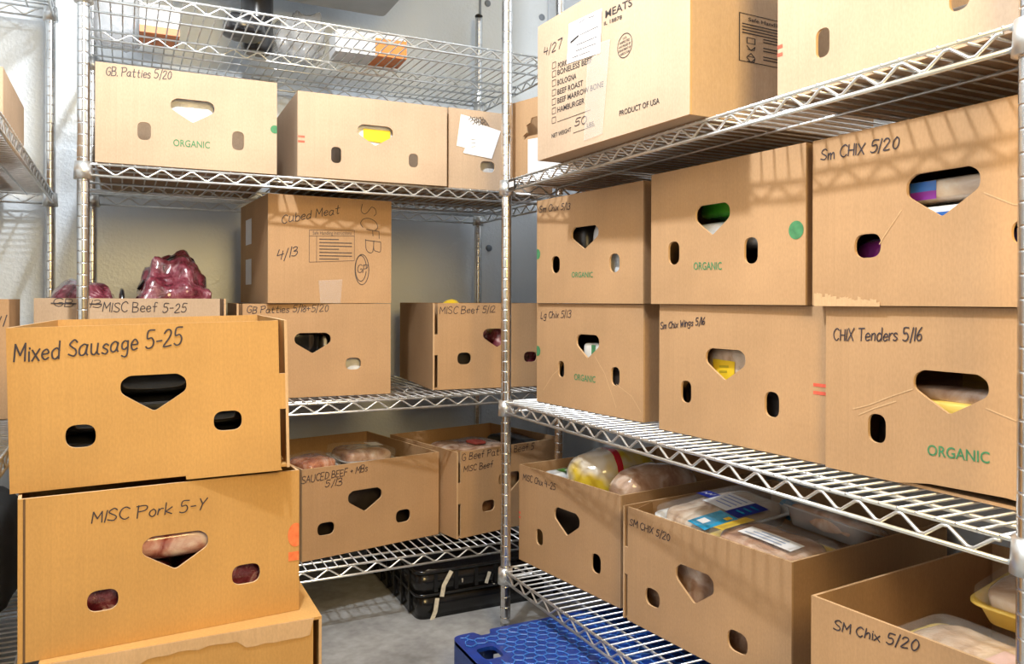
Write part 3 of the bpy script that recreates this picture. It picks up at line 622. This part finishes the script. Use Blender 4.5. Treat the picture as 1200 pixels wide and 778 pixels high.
# ------------------------------------------------------------------ packages in the boxes
def pack_mb(sx, sy, sz, e1=.35, e2=.35, amp=.006, fr=18, seed=0, nu=36, nv=20, belly=0):
    mb = MB(); vs = []; fs = []
    sg = lambda a, e: math.copysign(abs(a)**e, a)
    for j in range(1, nv):
        ph = -PI/2+PI*j/nv
        for i in range(nu):
            th = 2*PI*i/nu
            p = Vector((sg(math.cos(ph), e1)*sg(math.cos(th), e2)*sx/2, sg(math.cos(ph), e1)*sg(math.sin(th), e2)*sy/2, sg(math.sin(ph), e1)*sz/2))
            q = p*fr+Vector((seed*7.3, seed*3.1, seed)); n = noise.noise(q)+.5*noise.noise(q*2.3)
            d = p.normalized(); p += d*amp*n; p.z = max(p.z, -sz/2); vs.append(p+Vector((0, 0, sz/2)))
    b = len(vs); vs += [Vector((0, 0, 0)), Vector((0, 0, sz))]
    for j in range(nv-2):
        for i in range(nu): fs.append((j*nu+i, j*nu+(i+1) % nu, (j+1)*nu+(i+1) % nu, (j+1)*nu+i))
    for i in range(nu): fs.append((b, (i+1) % nu, i)); fs.append((b+1, (nv-2)*nu+i, (nv-2)*nu+(i+1) % nu))
    mb.add(vs, fs, 0, True); return mb
def pack(name, label, cat_, loc, size, m, rz=0, rot=None, seed=0, group=None, **kw):
    o = pack_mb(*size, seed=seed, **kw).build(name, m); o.location = loc; o.rotation_euler = rot or (0, 0, rz)
    return tag(o, label, cat_, group)
def thr(key): return math.radians(BX[key][3])
def put(key, x, y, z, size, m, name, label, cat_='package', rz=0, tilt=(0, 0), **kw):
    return pack(name, label, cat_, inside(key, x, y, z), size, m, rot=(tilt[0], tilt[1], thr(key)+rz), seed=hash_(label), **kw)
def hash_(s): return sum(ord(c)*(i+1) for i, c in enumerate(s)) % 97
def patch(parent, pts, m, name):
    mb = MB(); mb.add(pts, [tuple(range(len(pts)))]); return mb.build(name, m, parent, fixn=False)
ZB0 = .0056
put('a1', .195, .15, ZB0, (.155, .26, .192), WHITEB, 'plastic_bag', 'white plastic bag filling the upper left box, seen through its handle hole', 'bag', amp=.004)
o = put('a2', .19, .15, ZB0, (.16, .27, .178), WHITEB, 'plastic_bag', 'white bag with yellow label inside the second upper box', 'bag', amp=.004)
patch(o, [(-.025, -.1375, .098), (.045, -.1375, .094), (.045, -.1375, .128), (-.025, -.1375, .128)], YEL, 'yellow_label')
put('a3', .10, .10, ZB0, (.15, .16, .12), WHITEB, 'plastic_bag', 'grey white bag in the papered box', 'bag', amp=.003)
# meat heaped in the middle shelf box
put('b1', .090, .14, ZB0, (.15, .20, .288), BEEF, 'meat_package', 'dark red wrapped meat right behind the left post, standing above the box rim', 'meat', e1=.6, e2=.6, amp=.012)
o = put('b1', .292, .15, ZB0, (.180, .22, .356), BEEF, 'meat_package', 'large crumpled red meat package with a black seam, peaking above its box', 'meat', e1=.92, e2=.6, amp=.034, fr=15, nu=64, nv=40)
mb = MB(); mb.tube([(-.080, -.030, .268), (-.045, -.030, .318), (-.005, -.02, .345), (.022, -.01, .357), (.045, -.01, .345), (.064, -.02, .300), (.074, -.03, .262)], [.004, .006, .007, .010, .006, .005, .004], 8); mb.build('black_seam', BLK, o)
put('b1', .176, .10, .0056, (.016, .12, .272), BLK, 'meat_package', 'small black wrapped package between the two meat heaps', 'meat', e1=.5, e2=.5, amp=.004)
put('b1', .09, .35, ZB0, (.14, .14, .275), WHITEB, 'meat_package', 'pale wrapped piece lying left of the left post', 'meat', e1=.7, amp=.008)
put('b2', .135, .14, ZB0, (.16, .22, .19), BLK, 'plastic_bag', 'black bag seen in the handle hole below the closed box', 'bag', amp=.004)
put('b2', .30, .13, ZB0, (.12, .22, .17), WHITEB, 'plastic_bag', 'white bag beside the black bag below the closed box', 'bag', amp=.004)
put('b2', .225, .14, ZB0, (.012, .2, .15), PAPER, 'paper_wrap', 'white folded paper in the handle hole below the closed box', 'paper', e1=.3)
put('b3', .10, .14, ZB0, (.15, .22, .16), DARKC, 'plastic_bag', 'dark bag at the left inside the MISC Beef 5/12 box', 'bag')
put('b3', .26, .14, ZB0, (.15, .24, .18), BEEF, 'meat_package', 'purple red package seen in the handle hole of the MISC Beef 5/12 box', 'meat')
put('b3', .10, .15, .168, (.06, .08, .086), YEL, 'plastic_bag', 'yellow bag tip peeking above the MISC Beef 5/12 box', 'bag', e1=.8, e2=.8)
TAGR = speck('dull_red_paper', (.30, .05, .035), .6, .2, 60)
put('c2', .16, .16, ZB0, (.24, .22, .225), CHICKD, 'meat_package', 'pale ground meat pack on top in the box behind the corner post', 'meat', amp=.004)
o = put('c2', .150, .12, .232, (.035, .06, .008), TAGR, 'meat_tag', 'red tag lying on the ground meat behind the corner post', 'tag', e1=.3)
put('c2', .33, .16, ZB0, (.10, .22, .225), DARKP, 'plastic_bag', 'dark bag at the right in the box behind the corner post', 'bag')
put('d2', .20, .18, ZB0, (.34, .30, .06), PAPER, 'paper_wrap', 'white wrapped layer inside the top right corner box', 'package', e1=.2)
put('e1', .20, .15, ZB0, (.30, .28, .105), DARKC, 'plastic_bag', 'dark bag at the bottom of the Lg Chix box', 'bag', amp=.003)  # added bag, its dark colour acts as shade behind the holes
o = bpy.context.scene.objects[-1] if False else None
def sticker(key, pts, m, name, label, y):
    """small printed wrapper lying just behind a handle hole"""
    x0, z0, x1, z1 = pts; X, Y, Z = inside(key, 0, y, 0)
    o = pack_mb(x1-x0, .006, z1-z0, .2, .2, .001, nu=24, nv=10).build(name, m); o.location = inside(key, (x0+x1)/2, y, z0); o.rotation_euler = (.0, 0, thr(key)); return tag(o, label, 'package')
put('e2', .19, .16, ZB0, (.34, .28, .100), DARKC, 'plastic_bag', 'dark bag at the bottom of the Sm Chix Wings box', 'bag', amp=.004)  # put in as painted shade under the chicken piece
put('e3', .19, .17, ZB0, (.30, .28, .085), DARKC, 'plastic_bag', 'dark bag at the bottom of the CHIX Tenders box', 'bag', amp=.002)  # added under the trays, dark so the oval hole looks shaded
o = put('e3', .21, .10, .092, (.30, .16, .026), YELT, 'foam_tray', 'yellow foam tray of chicken strips in the CHIX Tenders handle hole', 'tray', e1=.3, e2=.2, amp=.001)
q_ = pack_mb(.28, .145, .024, .4, .3, .004, 30, 4).build('chicken_strips', CHICKD, o); q_.location = (0, .0, .020)
put('e3', .22, .225, .092, (.29, .05, .115), YELT, 'foam_tray', 'yellow foam tray standing upright at the back of the CHIX Tenders box', 'tray', e1=.3, e2=.2, amp=.001)
put('e4', .105, .15, ZB0, (.13, .26, .19), DARKC, 'plastic_bag', 'dark bag at left inside the Sm Chix 5/13 box', 'bag')  # dark filler added for shade behind the left hole
put('e4', .238, .15, ZB0, (.12, .26, .19), WHITEB, 'plastic_bag', 'pale grey bag at right inside the Sm Chix 5/13 box', 'meat')
LIME = wrap('green_printed_film', [(.02,.20,.01), (.06,.34,.02), (.10,.42,.04)], 12, .25, .4, .2)
put('e5', .20, .16, ZB0, (.22, .26, .076), DARKC, 'plastic_bag', 'dark bag at the bottom of the box with the large green dot', 'bag', amp=.003)  # added filler whose black tone paints shade low in the box
put('e5', .20, .15, .097, (.30, .26, .054), WHITEB, 'plastic_bag', 'white bag inside the box with the large green dot', 'bag', amp=.003)
put('e5', .20, .17, .155, (.28, .26, .055), LIME, 'plastic_bag', 'bright green printed bag on top inside the box with the large green dot', 'bag', amp=.003)
put('e5', .335, .08, ZB0, (.05, .12, .082), LIME, 'plastic_bag', 'green bag corner in the right oval hole of the box with the large green dot', 'bag', amp=.002)
PURP = wrap('purple_printed_film', [(.03,.02,.06), (.20,.02,.16), (.04,.06,.28), (.55,.45,.50)], 10, .25, .5, .2)
o = put('e6', .20, .16, ZB0, (.34, .28, .095), PURP, 'meat_package', 'purple printed pack at the bottom of the Sm CHIX 5/20 box', 'package', e1=.3, amp=.002)
o = put('e6', .20, .16, .104, (.33, .28, .030), WHITEF, 'foam_tray', 'lower white tray with a blue label in the Sm CHIX 5/20 box', 'tray', e1=.3, e2=.2, amp=.0)
patch(o, [(-.02, -.1405, .002), (.05, -.1405, .002), (.05, -.1405, .019), (-.02, -.1405, .019)], BLUEL, 'blue_label')
o = put('e6', .20, .16, .136, (.33, .28, .034), CHICK, 'foam_tray', 'upper wrapped tray with blue and purple label in the Sm CHIX 5/20 box', 'tray', e1=.3, e2=.2, amp=.0)
patch(o, [(-.05, -.1405, .016), (-.012, -.1405, .016), (-.012, -.1405, .029), (-.05, -.1405, .029)], BLUEL, 'blue_label')
patch(o, [(-.05, -.1405, .005), (-.012, -.1405, .005), (-.012, -.1405, .016), (-.05, -.1405, .016)], speck('purple_print', (.25, .03, .35), .4), 'purple_label')
o = put('e2', .158, .055, .107, (.12, .06, .060), CHICK, 'meat_package', 'chicken piece with a yellow tag in the Sm Chix Wings handle hole', 'meat', e1=.5, amp=.002)
patch(o, [(-.036, -.0312, .0), (.014, -.0312, .0), (.016, -.0312, .034), (-.038, -.0312, .036)], YEL, 'yellow_tag')
lines(o, [[(-.020, .014), (-.004, .015)], [(-.020, .023), (.000, .024)]], .004, speck('olive_print', (.45, .34, .02), .5), 'printed_lines', -.0318)
o = put('e1', .205, .030, .112, (.08, .025, .040), WHITEF, 'plastic_bag', 'white wrapper with green and red print in the Lg Chix handle hole', 'bag', e1=.4, amp=.001)
patch(o, [(-.006, -.0130, .0), (.006, -.0130, .0), (.010, -.0130, .036), (-.006, -.0130, .036)], GREEN, 'green_print'); patch(o, [(.012, -.0130, .004), (.030, -.0130, .012), (.030, -.0130, .020), (.014, -.0130, .014)], RED, 'red_print')
# front left stack
for z, hh, lab in ((.0140, .062, 'lowest'), (.0775, .054, 'middle'), (.1330, .058, 'topmost')):
    put('g1', .197, .155, z, (.352, .27, hh), BLK, 'sausage_package', 'black wrapped sausage pack, %s of three inside the Mixed Sausage box' % lab, 'sausage', amp=.004, tilt=(0, -.022), group='black sausage packs')
put('g2', .12, .15, ZB0, (.19, .26, .10), BEEF, 'meat_package', 'dark red pack seen through the left hole of the MISC Pork box', 'meat')
put('g2', .30, .15, ZB0, (.16, .26, .10), BEEF, 'meat_package', 'dark red pack seen through the right hole of the MISC Pork box', 'meat')
put('g2', .21, .13, .108, (.26, .24, .06), PORK, 'meat_package', 'pale pink pork seen through the handle hole of the MISC Pork box', 'meat', e1=.6, e2=.5, amp=.010)

# ---- trays
def tray_mb(l, d, h, rim=.008, tp=.012):
    mb = MB(); n = 8
    def loop(a, b, r, z): return [(u, v, z) for u, v in rounded([(-a/2, -b/2), (a/2, -b/2), (a/2, b/2), (-a/2, b/2)], r, n)]
    LS = [loop(l-2*tp-2*rim, d-2*tp-2*rim, .02, 0), loop(l-2*rim, d-2*rim, .026, h-.004), loop(l, d, .03, h-.003), loop(l, d, .03, h), loop(l-2*rim-.002, d-2*rim-.002, .026, h), loop(l-2*tp-2*rim-.004, d-2*tp-2*rim-.004, .02, .004)]
    k = len(LS[0]); vs = [p for L in LS for p in L]; fs = []
    for a in range(len(LS)-1):
        for i in range(k): fs.append((a*k+i, a*k+(i+1) % k, (a+1)*k+(i+1) % k, (a+1)*k+i))
    fs.append(tuple(range(k))[::-1]); fs.append(tuple((len(LS)-1)*k+i for i in range(k)))
    mb.add(vs, fs, 0, True); return mb
def tray(key, loc, size, rot, tm, mm, label, dome=.02, film=True, seed=1, cat_='tray', name='meat_tray'):
    l, d, h = size; o = tray_mb(l, d, h).build(name, tm); o.location = inside(key, *loc); o.rotation_euler = (rot[0], rot[1], thr(key)+rot[2]); tag(o, label, cat_)
    c = pack_mb(l-.022, d-.022, h+dome-.006, .5, .45, .006, 22, seed).build('meat', mm, o); c.location = (0, 0, .0045)
    if film:
        f = pack_mb(l-.004, d-.004, dome+.008, .45, .25, .002, 30, seed+3).build('film', CLEAR, o); f.location = (0, 0, h-.004)
    return o
# box with sauced beef: two domed clear packs
CLEART = mat('clear_tray_plastic', (.80, .80, .80), .12, alpha=.45, coat=.4); v_ = tex(CLEART, 'ShaderNodeTexNoise', 20, 2); bump(CLEART, v_.outputs[0], .15, .002)
RAG = wrap('sauced_meat', [(.25,.05,.02), (.50,.16,.06), (.62,.30,.18), (.70,.50,.40)], 26)
put('c1', .20, .19, ZB0, (.34, .28, .168), DARKC, 'plastic_bag', 'dark bag filling the lower part of the open sauced beef box', 'bag')  # added filler, dark to paint shade behind the holes of this box
o = tray('c1', (.255, .19, .183), (.17, .15, .026), (.03, .04, .0), CLEART, CHICKD, 'clear domed tray of meat at the right in the sauced beef box', .028, True, 5)
patch(o, [(.01, -.04, .0615), (.05, -.04, .060), (.05, .01, .060), (.01, .01, .0615)], PAPER, 'paper_label')
tray('c1', (.088, .15, .183), (.12, .15, .024), (.0, -.06, .2), CLEART, RAG, 'clear domed tray of red meat at the left in the sauced beef box', .026, True, 6)
# whole chickens
CHB = mat('printed_chicken_bag', (.8, .76, .66), .16, coat=.8); N_, L_, B_ = nodes(CHB)
tc = N_.new('ShaderNodeTexCoord'); sx_ = N_.new('ShaderNodeSeparateXYZ'); L_.new(tc.outputs['Object'], sx_.inputs[0])
t_ = tex(CHB, 'ShaderNodeTexNoise', 20, 4); base_ = ramp(CHB, t_.outputs[0], [(.3, (.66, .56, .42)), (.7, (.85, .82, .76))])
mr = N_.new('ShaderNodeMapRange'); mr.inputs[1].default_value = -.12; mr.inputs[2].default_value = .12; L_.new(sx_.outputs['Y'], mr.inputs[0])
rb = ramp(CHB, mr.outputs[0], [(0, (0, 0, 0)), (.40, (0, 0, 0)), (.41, (1, 1, 1)), (.47, (1, 1, 1)), (.48, (0, 0, 0))]); rb.color_ramp.interpolation = 'CONSTANT'
redn = N_.new('ShaderNodeRGB'); redn.outputs[0].default_value = (.62, .02, .04, 1)
ty = tex(CHB, 'ShaderNodeTexNoise', 7, 3); yr_ = ramp(CHB, ty.outputs[0], [(.47, (0, 0, 0)), (.58, (1, 1, 1))]); yn = N_.new('ShaderNodeRGB'); yn.outputs[0].default_value = (.80, .58, .05, 1)
c1_ = mixc(CHB, base_.outputs[0], yn.outputs[0], yr_.outputs[0], 'MIX'); L_.new(mixc(CHB, c1_, redn.outputs[0], rb.outputs[0], 'MIX'), B_.inputs['Base Color'])
v_ = tex(CHB, 'ShaderNodeTexNoise', 50, 4); bump(CHB, v_.outputs[0], .35, .003)
put('f1', .20, .19, ZB0, (.34, .30, .150), DARKC, 'plastic_bag', 'dark bag filling the bottom of the MISC Chix box', 'bag')  # made-up dark filler, so handle and holes look in shade
o = put('f1', .172, .165, .156, (.150, .235, .140), CHB, 'wrapped_chicken', 'whole chicken in a white and yellow bag with a red stripe', 'chicken', e1=.85, e2=.85, amp=.006, rz=-.25)
o = put('f1', .318, .165, .156, (.120, .23, .126), CHICKD, 'wrapped_chicken', 'whole chicken in shiny clear wrap right of the red striped one', 'chicken', e1=.85, e2=.8, amp=.006, rz=-.1)
o = put('f1', .052, .105, .159, (.068, .11, .068), WHITEB, 'plastic_bag', 'small white bag with green print left of the two whole chickens', 'bag', e1=.5)
patch(o, [(-.01, -.02, .0688), (.03, -.02, .0688), (.03, .02, .0688), (-.005, .02, .0688)], LIME, 'green_print')
# trays in the box with the blue label
put('f2', .110, .17, ZB0, (.19, .28, .165), CHICKD, 'meat_package', 'lower chicken packs at the left of the SM CHIX 5/20 lower box', 'meat')
put('f2', .315, .20, ZB0, (.19, .34, .175), CHICKD, 'meat_package', 'lower chicken packs at the right of the SM CHIX 5/20 lower box', 'meat')
o = tray('f2', (.121, .170, .196), (.168, .25, .030), (.10, .05, -.12), WHITEF, CHICK, 'white tray of chicken with a white and blue label, at the left in its box', .018, True, 9)
TEAL = speck('teal_blue_film', (.01, .17, .34), .25, .3, 40, coat=.5)
SKY = speck('sky_blue_film', (.03, .36, .66), .25, .25, 60, coat=.5); NAVY = speck('navy_print', (.015, .03, .30), .3, .1)
def decal(o, x0, y0, x1, y1, z, m, nm, skew=0):
    mb = MB(); n = 6; vs = []
    for i in range(n+1):
        for j in range(n+1): u = x0+(x1-x0)*i/n; v = y0+(y1-y0)*j/n+skew*i/n; vs.append((u, v, z-(u*u*.35+v*v*.25)))
    mb.add(vs, [(i*(n+1)+j, (i+1)*(n+1)+j, (i+1)*(n+1)+j+1, i*(n+1)+j+1) for i in range(n) for j in range(n)], 0, True); return mb.build(nm, m, o, fixn=False)
def rowtext(o, text, x0, y0, x1, cap, z, m):
    vs, fs = font_mesh(text, .01); mb = MB(); mb.add([(x0+(x1-x0)*u, y0+cap*v, z-((x0+(x1-x0)*u)**2*.35+(y0+cap*v)**2*.25)) for u, v in vs], fs); return mb.build('printed_words', m, o, fixn=False)
ZT = .0535
decal(o, -.03, -.03, .045, .045, ZT, PAPER, 'paper_label'); decal(o, .045, -.035, .085, .045, ZT-.0002, NAVY, 'blue_label')
d_ = decal(o, -.075, -.010, -.030, .020, ZT, NAVY, 'brand_emblem')
mb = MB(); pts = [(-.070, .000), (-.062, .008), (-.056, .000), (-.048, .010), (-.044, .002), (-.036, .012)]
for k in range(len(pts)-1):
    (ax, ay), (bx, by) = pts[k], pts[k+1]; mb.add([(ax, ay-.0016, ZT+.0008-.35*ax*ax), (bx, by-.0016, ZT+.0008-.35*bx*bx), (bx, by+.0016, ZT+.0008-.35*bx*bx), (ax, ay+.0016, ZT+.0008-.35*ax*ax)], [(0, 1, 2, 3)])
mb.build('emblem_script', PAPER, d_, fixn=False)
for k in range(4): decal(o, -.022+.004*k, .030-.014*k, .036, .034-.014*k, ZT+.0004, speck('pale_blue_print%s' % '', (.25, .33, .60), .5), 'printed_line')
for k in range(3): decal(o, .055, .020-.018*k, .078, .026-.018*k, ZT+.0006, SKY, 'printed_line')
decal(o, .035, -.120, .088, -.036, ZT-.001, SKY, 'blue_film_end'); decal(o, .045, -.105, .065, -.085, ZT-.0004, PAPER, 'round_mark'); decal(o, .07, -.06, .082, -.045, ZT-.0004, YEL, 'yellow_mark')
o = put('f2', .180, .330, .200, (.07, .085, .045), TEAL, 'plastic_bag', 'sky blue printed bag between the white tray and the clear tray', 'bag', e1=.6, e2=.5, amp=.007)
o = tray('f2', (.308, .090, .196), (.200, .145, .026), (.05, .05, .02), YELT, CHICKD, 'yellow rimmed tray of chicken at the front right corner of its box', .016, True, 12)
decal(o, -.04, -.045, .075, -.005, .0475, PAPER, 'paper_label')
for k in range(3): decal(o, -.03+.01*k, -.038+.011*k, .05, -.034+.011*k, .0480, speck('grey_blue_print', (.35, .42, .58), .5), 'printed_line')
decal(o, -.085, -.06, -.062, .03, .047, YEL, 'yellow_band')
o = tray('f2', (.318, .265, .205), (.185, .15, .034), (-.30, .10, .12), CLEART, CHICKD, 'clear domed tray tilted against the right wall of the blue label box', .015, True, 15)
# trays in the lower right box
put('f3', .20, .17, ZB0, (.34, .28, .15), CHICK, 'meat_package', 'lower chicken packs in the lower right corner box', 'meat')
o = tray('f3', (.200, .088, .168), (.22, .145, .028), (.03, .03, -.05), YELT, CHICK, 'pale wrapped tray at the front in the lower right corner box', .018, True, 21)
decal(o, .01, -.03, .06, .02, .047, speck('pale_rose_label', (.66, .45, .42), .5), 'rose_label'); decal(o, .08, -.06, .10, .04, .0455, SKY, 'blue_band')
o = tray('f3', (.240, .245, .222), (.22, .19, .030), (.06, .05, .10), YELT, CHICK, 'yellow tray of chicken lying behind in the lower right corner box', .020, True, 23)
mb = MB(); mb.tube([(-.055, -.005, .058), (-.03, .004, .060), (-.022, -.022, .059), (-.048, -.026, .0575), (-.055, -.005, .058)], .0022, 6); mb.build('red_mark', RED, o)

# ------------------------------------------------------------------ things on the top back shelf
ZT1 = ZA[0]+.0035
WO = mat('white_orange_carton', (.85, .85, .85), .4)
def carton_small(name, loc, size, rz, label, strip):
    R = empty(name, loc, rz); tag(R, label, 'carton'); w_, d, h = size
    s = MB(); s.prism([rounded([(0, 0), (w_, 0), (w_, d), (0, d)], .003, 3)], h, lambda u, v, dd: (u, v, dd)); b = s.build('carton_body', PAPER, R)
    x0, z0, x1, z1 = strip; s = MB(); s.box((x0, -.0008, z0), (x1, d+.0008, z1)); s.build('orange_band', ORL, R)
    s = MB(); s.box((x0, .001, -.0006), (x1, d-.001, .0)); s.build('orange_underside', ORL, R)
    return R
ORL = speck('orange_label', (.80, .25, .06), .45, .06)
carton_small('small_carton', (.115, .27, ZT1), (.095, .12, .075), 0, 'small white carton with an orange band on the left of the top back shelf', (0, 0, .095, .018))
carton_small('small_carton', (.60, .20, ZT1), (.20, .10, .06), -.06, 'white carton with an orange end at the middle of the top back shelf', (.11, 0, .20, .05))
BAGK = speck('black_bag_film', (.015, .015, .018), .3, .4, 20, coat=.3)
pack('black_roll', 'tall black wrapped roll standing on the top back shelf', 'roll', (.412, .33, ZT1), (.085, .10, .215), BAGK, e1=.25, e2=.9, amp=.004)
pack('black_roll', 'short black bundle in front of the tall black roll', 'roll', (.36, .20, ZT1), (.10, .12, .05), BAGK, e1=.4, e2=.7, amp=.006)
o = pack('clear_bag', 'crumpled clear plastic bag right of the black roll on the top shelf', 'bag', (.535, .36, ZT1), (.14, .14, .13), CLOUD, e1=.7, e2=.6, amp=.024, fr=26)
o = pack('clear_bag', 'grey plastic bag behind the orange banded carton on the top shelf', 'bag', (.07, .45, ZT1), (.13, .12, .15), CLOUD, e1=.6, e2=.6, amp=.016, fr=22)

# ------------------------------------------------------------------ on the floor
cr = empty('plastic_crate', (.960, .235, FZ)); tag(cr, 'scuffed black plastic crate on the floor under the back shelves', 'crate')
W_, D_, H_ = .39, .50, .128
def rl(a, b, r): return rounded([(-a/2, -b/2), (a/2, -b/2), (a/2, b/2), (-a/2, b/2)], r, 6)
def crate_wall(z0, z1, grow):
    mb = MB(); A = rl(W_+grow, D_+grow, .03); B = rl(W_+grow-.008, D_+grow-.008, .027); k = len(A)
    vs = [(u, v, z0) for u, v in A]+[(u, v, z1) for u, v in A]+[(u, v, z1) for u, v in B]+[(u, v, z0) for u, v in B]; fs = []
    for r in range(4):
        for i in range(k): fs.append((r*k+i, r*k+(i+1) % k, ((r+1) % 4)*k+(i+1) % k, ((r+1) % 4)*k+i))
    mb.add(vs, fs, 0, True); return mb
CRATE = mat('scuffed_black_plastic', (.012, .012, .013), .2); t_ = tex(CRATE, 'ShaderNodeTexNoise', 24, 7); t_.inputs['Distortion'].default_value = 1.5; N_, L_, B_ = nodes(CRATE)
L_.new(ramp(CRATE, t_.outputs[0], [(.0, (.005, .005, .006)), (.68, (.010, .010, .011)), (.72, (.55, .53, .48)), (.8, (.62, .60, .55))]).outputs[0], B_.inputs['Base Color']); bump(CRATE, t_.outputs[0], .2, .002)
crate_wall(0, .062, -.006).build('lower_wall', CRATE, cr); crate_wall(.064, .122, 0).build('upper_wall', CRATE, cr); crate_wall(.060, .067, .006).build('middle_band', CRATE, cr); crate_wall(.120, H_, .008).build('top_rim', CRATE, cr)
mb = MB(); mb.prism([rl(W_-.012, D_-.012, .028)], .004, lambda u, v, d: (u, v, .002+d)); mb.build('base_plate', CRATE, cr)
mb = MB(); mb.prism([rl(W_-.012, D_-.012, .028)], .004, lambda u, v, d: (u, v, .112+d)); mb.build('lid_plate', CRATE, cr)
for i in range(7):
    for sx in (-1, 1):
        mb = MB(); y = -D_/2+.06+i*.065; x = sx*(W_/2+.001); mb.box((x-.003, y-.005, .006), (x+.003, y+.005, .118)); mb.build('side_rib', CRATE, cr)
for i in range(6):
    mb = MB(); x = -W_/2+.05+i*.058; y = -D_/2-.001; mb.box((x-.005, y-.003, .07), (x+.005, y+.003, .118)); mb.build('front_rib', CRATE, cr)
SC = speck('chalky_scuff', (.62, .58, .48), .8, .2, 120)
for P, wd in (([(-.128, .060), (-.123, .085), (-.104, .116)], .012), ([(-.155, .002), (-.147, .020), (-.142, .050)], .012), ([(.0, .075), (.008, .098)], .010)):
    mb = MB(); ribbon(mb, [(u, v) for u, v in P], wd, -D_/2-.0045); mb.build('scuff_mark', SC, cr, fixn=False)
# blue pallet
bp = empty('plastic_pallet', (.722, -.356, FZ)); tag(bp, 'blue plastic pallet with honeycomb top on the floor beside the corner post', 'pallet')
BW, BD, BH = .52, .56, .10
out = rounded([(0, -BD), (BW, -BD), (BW, 0), (.092, 0), (.086, -.022), (.060, -.022), (.054, 0), (0, 0)], [.03, .03, .03, .008, .008, .008, .008, .035], 5)
hole = rounded([(.022, -.135), (.066, -.135), (.066, -.080), (.022, -.080)], .014, 5)
mb = MB(); mb.prism([out, hole], .008, lambda u, v, d: (u, v, BH-.008+d)); mb.build('deck', BLUE, bp)
mb = MB(); k = len(out); inn = [(BW/2+(u-BW/2)*.975, -BD/2+(v+BD/2)*.975) for u, v in out]
vs = [(u, v, BH-.001) for u, v in out]+[(u, v, .045) for u, v in out]+[(u, v, .045) for u, v in inn]+[(u, v, BH-.001) for u, v in inn]; fs = []
for r in range(3):
    for i in range(k): fs.append((r*k+i, r*k+(i+1) % k, (r+1)*k+(i+1) % k, (r+1)*k+i))
mb.add(vs, fs); mb.build('skirt', speck('matt_blue_plastic', (.03, .07, .27), .5), bp)
for x in (.125, BW/2, BW-.08):
    for y in (-.09, -BD/2, -BD+.09):
        mb = MB(); mb.lathe([(.035, 0), (.040, .004), (.040, .088), (.03, .092)], 20, (x, y, 0)); mb.build('foot', BLUE, bp)
mb = MB(); rg = random.Random(4); hs_ = .0145
def jit(x, y): q = Vector((round(x, 4)*40, round(y, 4)*40, 3)); return x+.0065*noise.noise(q), y+.0065*noise.noise(q+Vector((9, 4, 1)))
seen = set()
def okp(x, y): return .012 < x < BW-.012 and -BD+.012 < y < -.010 and not (.012 < x < .074 and -.145 < y < -.070) and not (.046 < x < .100 and y > -.032)
row = 0; y = -.006
while y > -BD:
    x = .0+(hs_*math.sqrt(3)/2 if row % 2 else 0)
    while x < BW:
        P = [(x+hs_*math.cos(PI/6+PI/3*i), y+hs_*math.sin(PI/6+PI/3*i)) for i in range(6)]
        for i in range(6):
            a, b = P[i], P[(i+1) % 6]; kk = tuple(sorted([(round(a[0], 3), round(a[1], 3)), (round(b[0], 3), round(b[1], 3))]))
            if kk in seen or not okp(*a) or not okp(*b): continue
            seen.add(kk); a2, b2 = jit(*kk[0]), jit(*kk[1]); mb.tube([(a2[0], a2[1], BH+.0006), (b2[0], b2[1], BH+.0008)], .0018, 5, caps=False)
        x += hs_*math.sqrt(3)
    y -= hs_*1.5; row += 1
mb.build('honeycomb_ribs', BLUEL, bp)
# dark bags on the lower shelves of the left-hand unit
pack('dark_bag', 'dark bag on the lower shelf at the left edge behind the golden box stack', 'bag', (-.26, .06, .5445-.41), (.28, .36, .24), RUBBER, e1=.5, e2=.4, amp=.012)
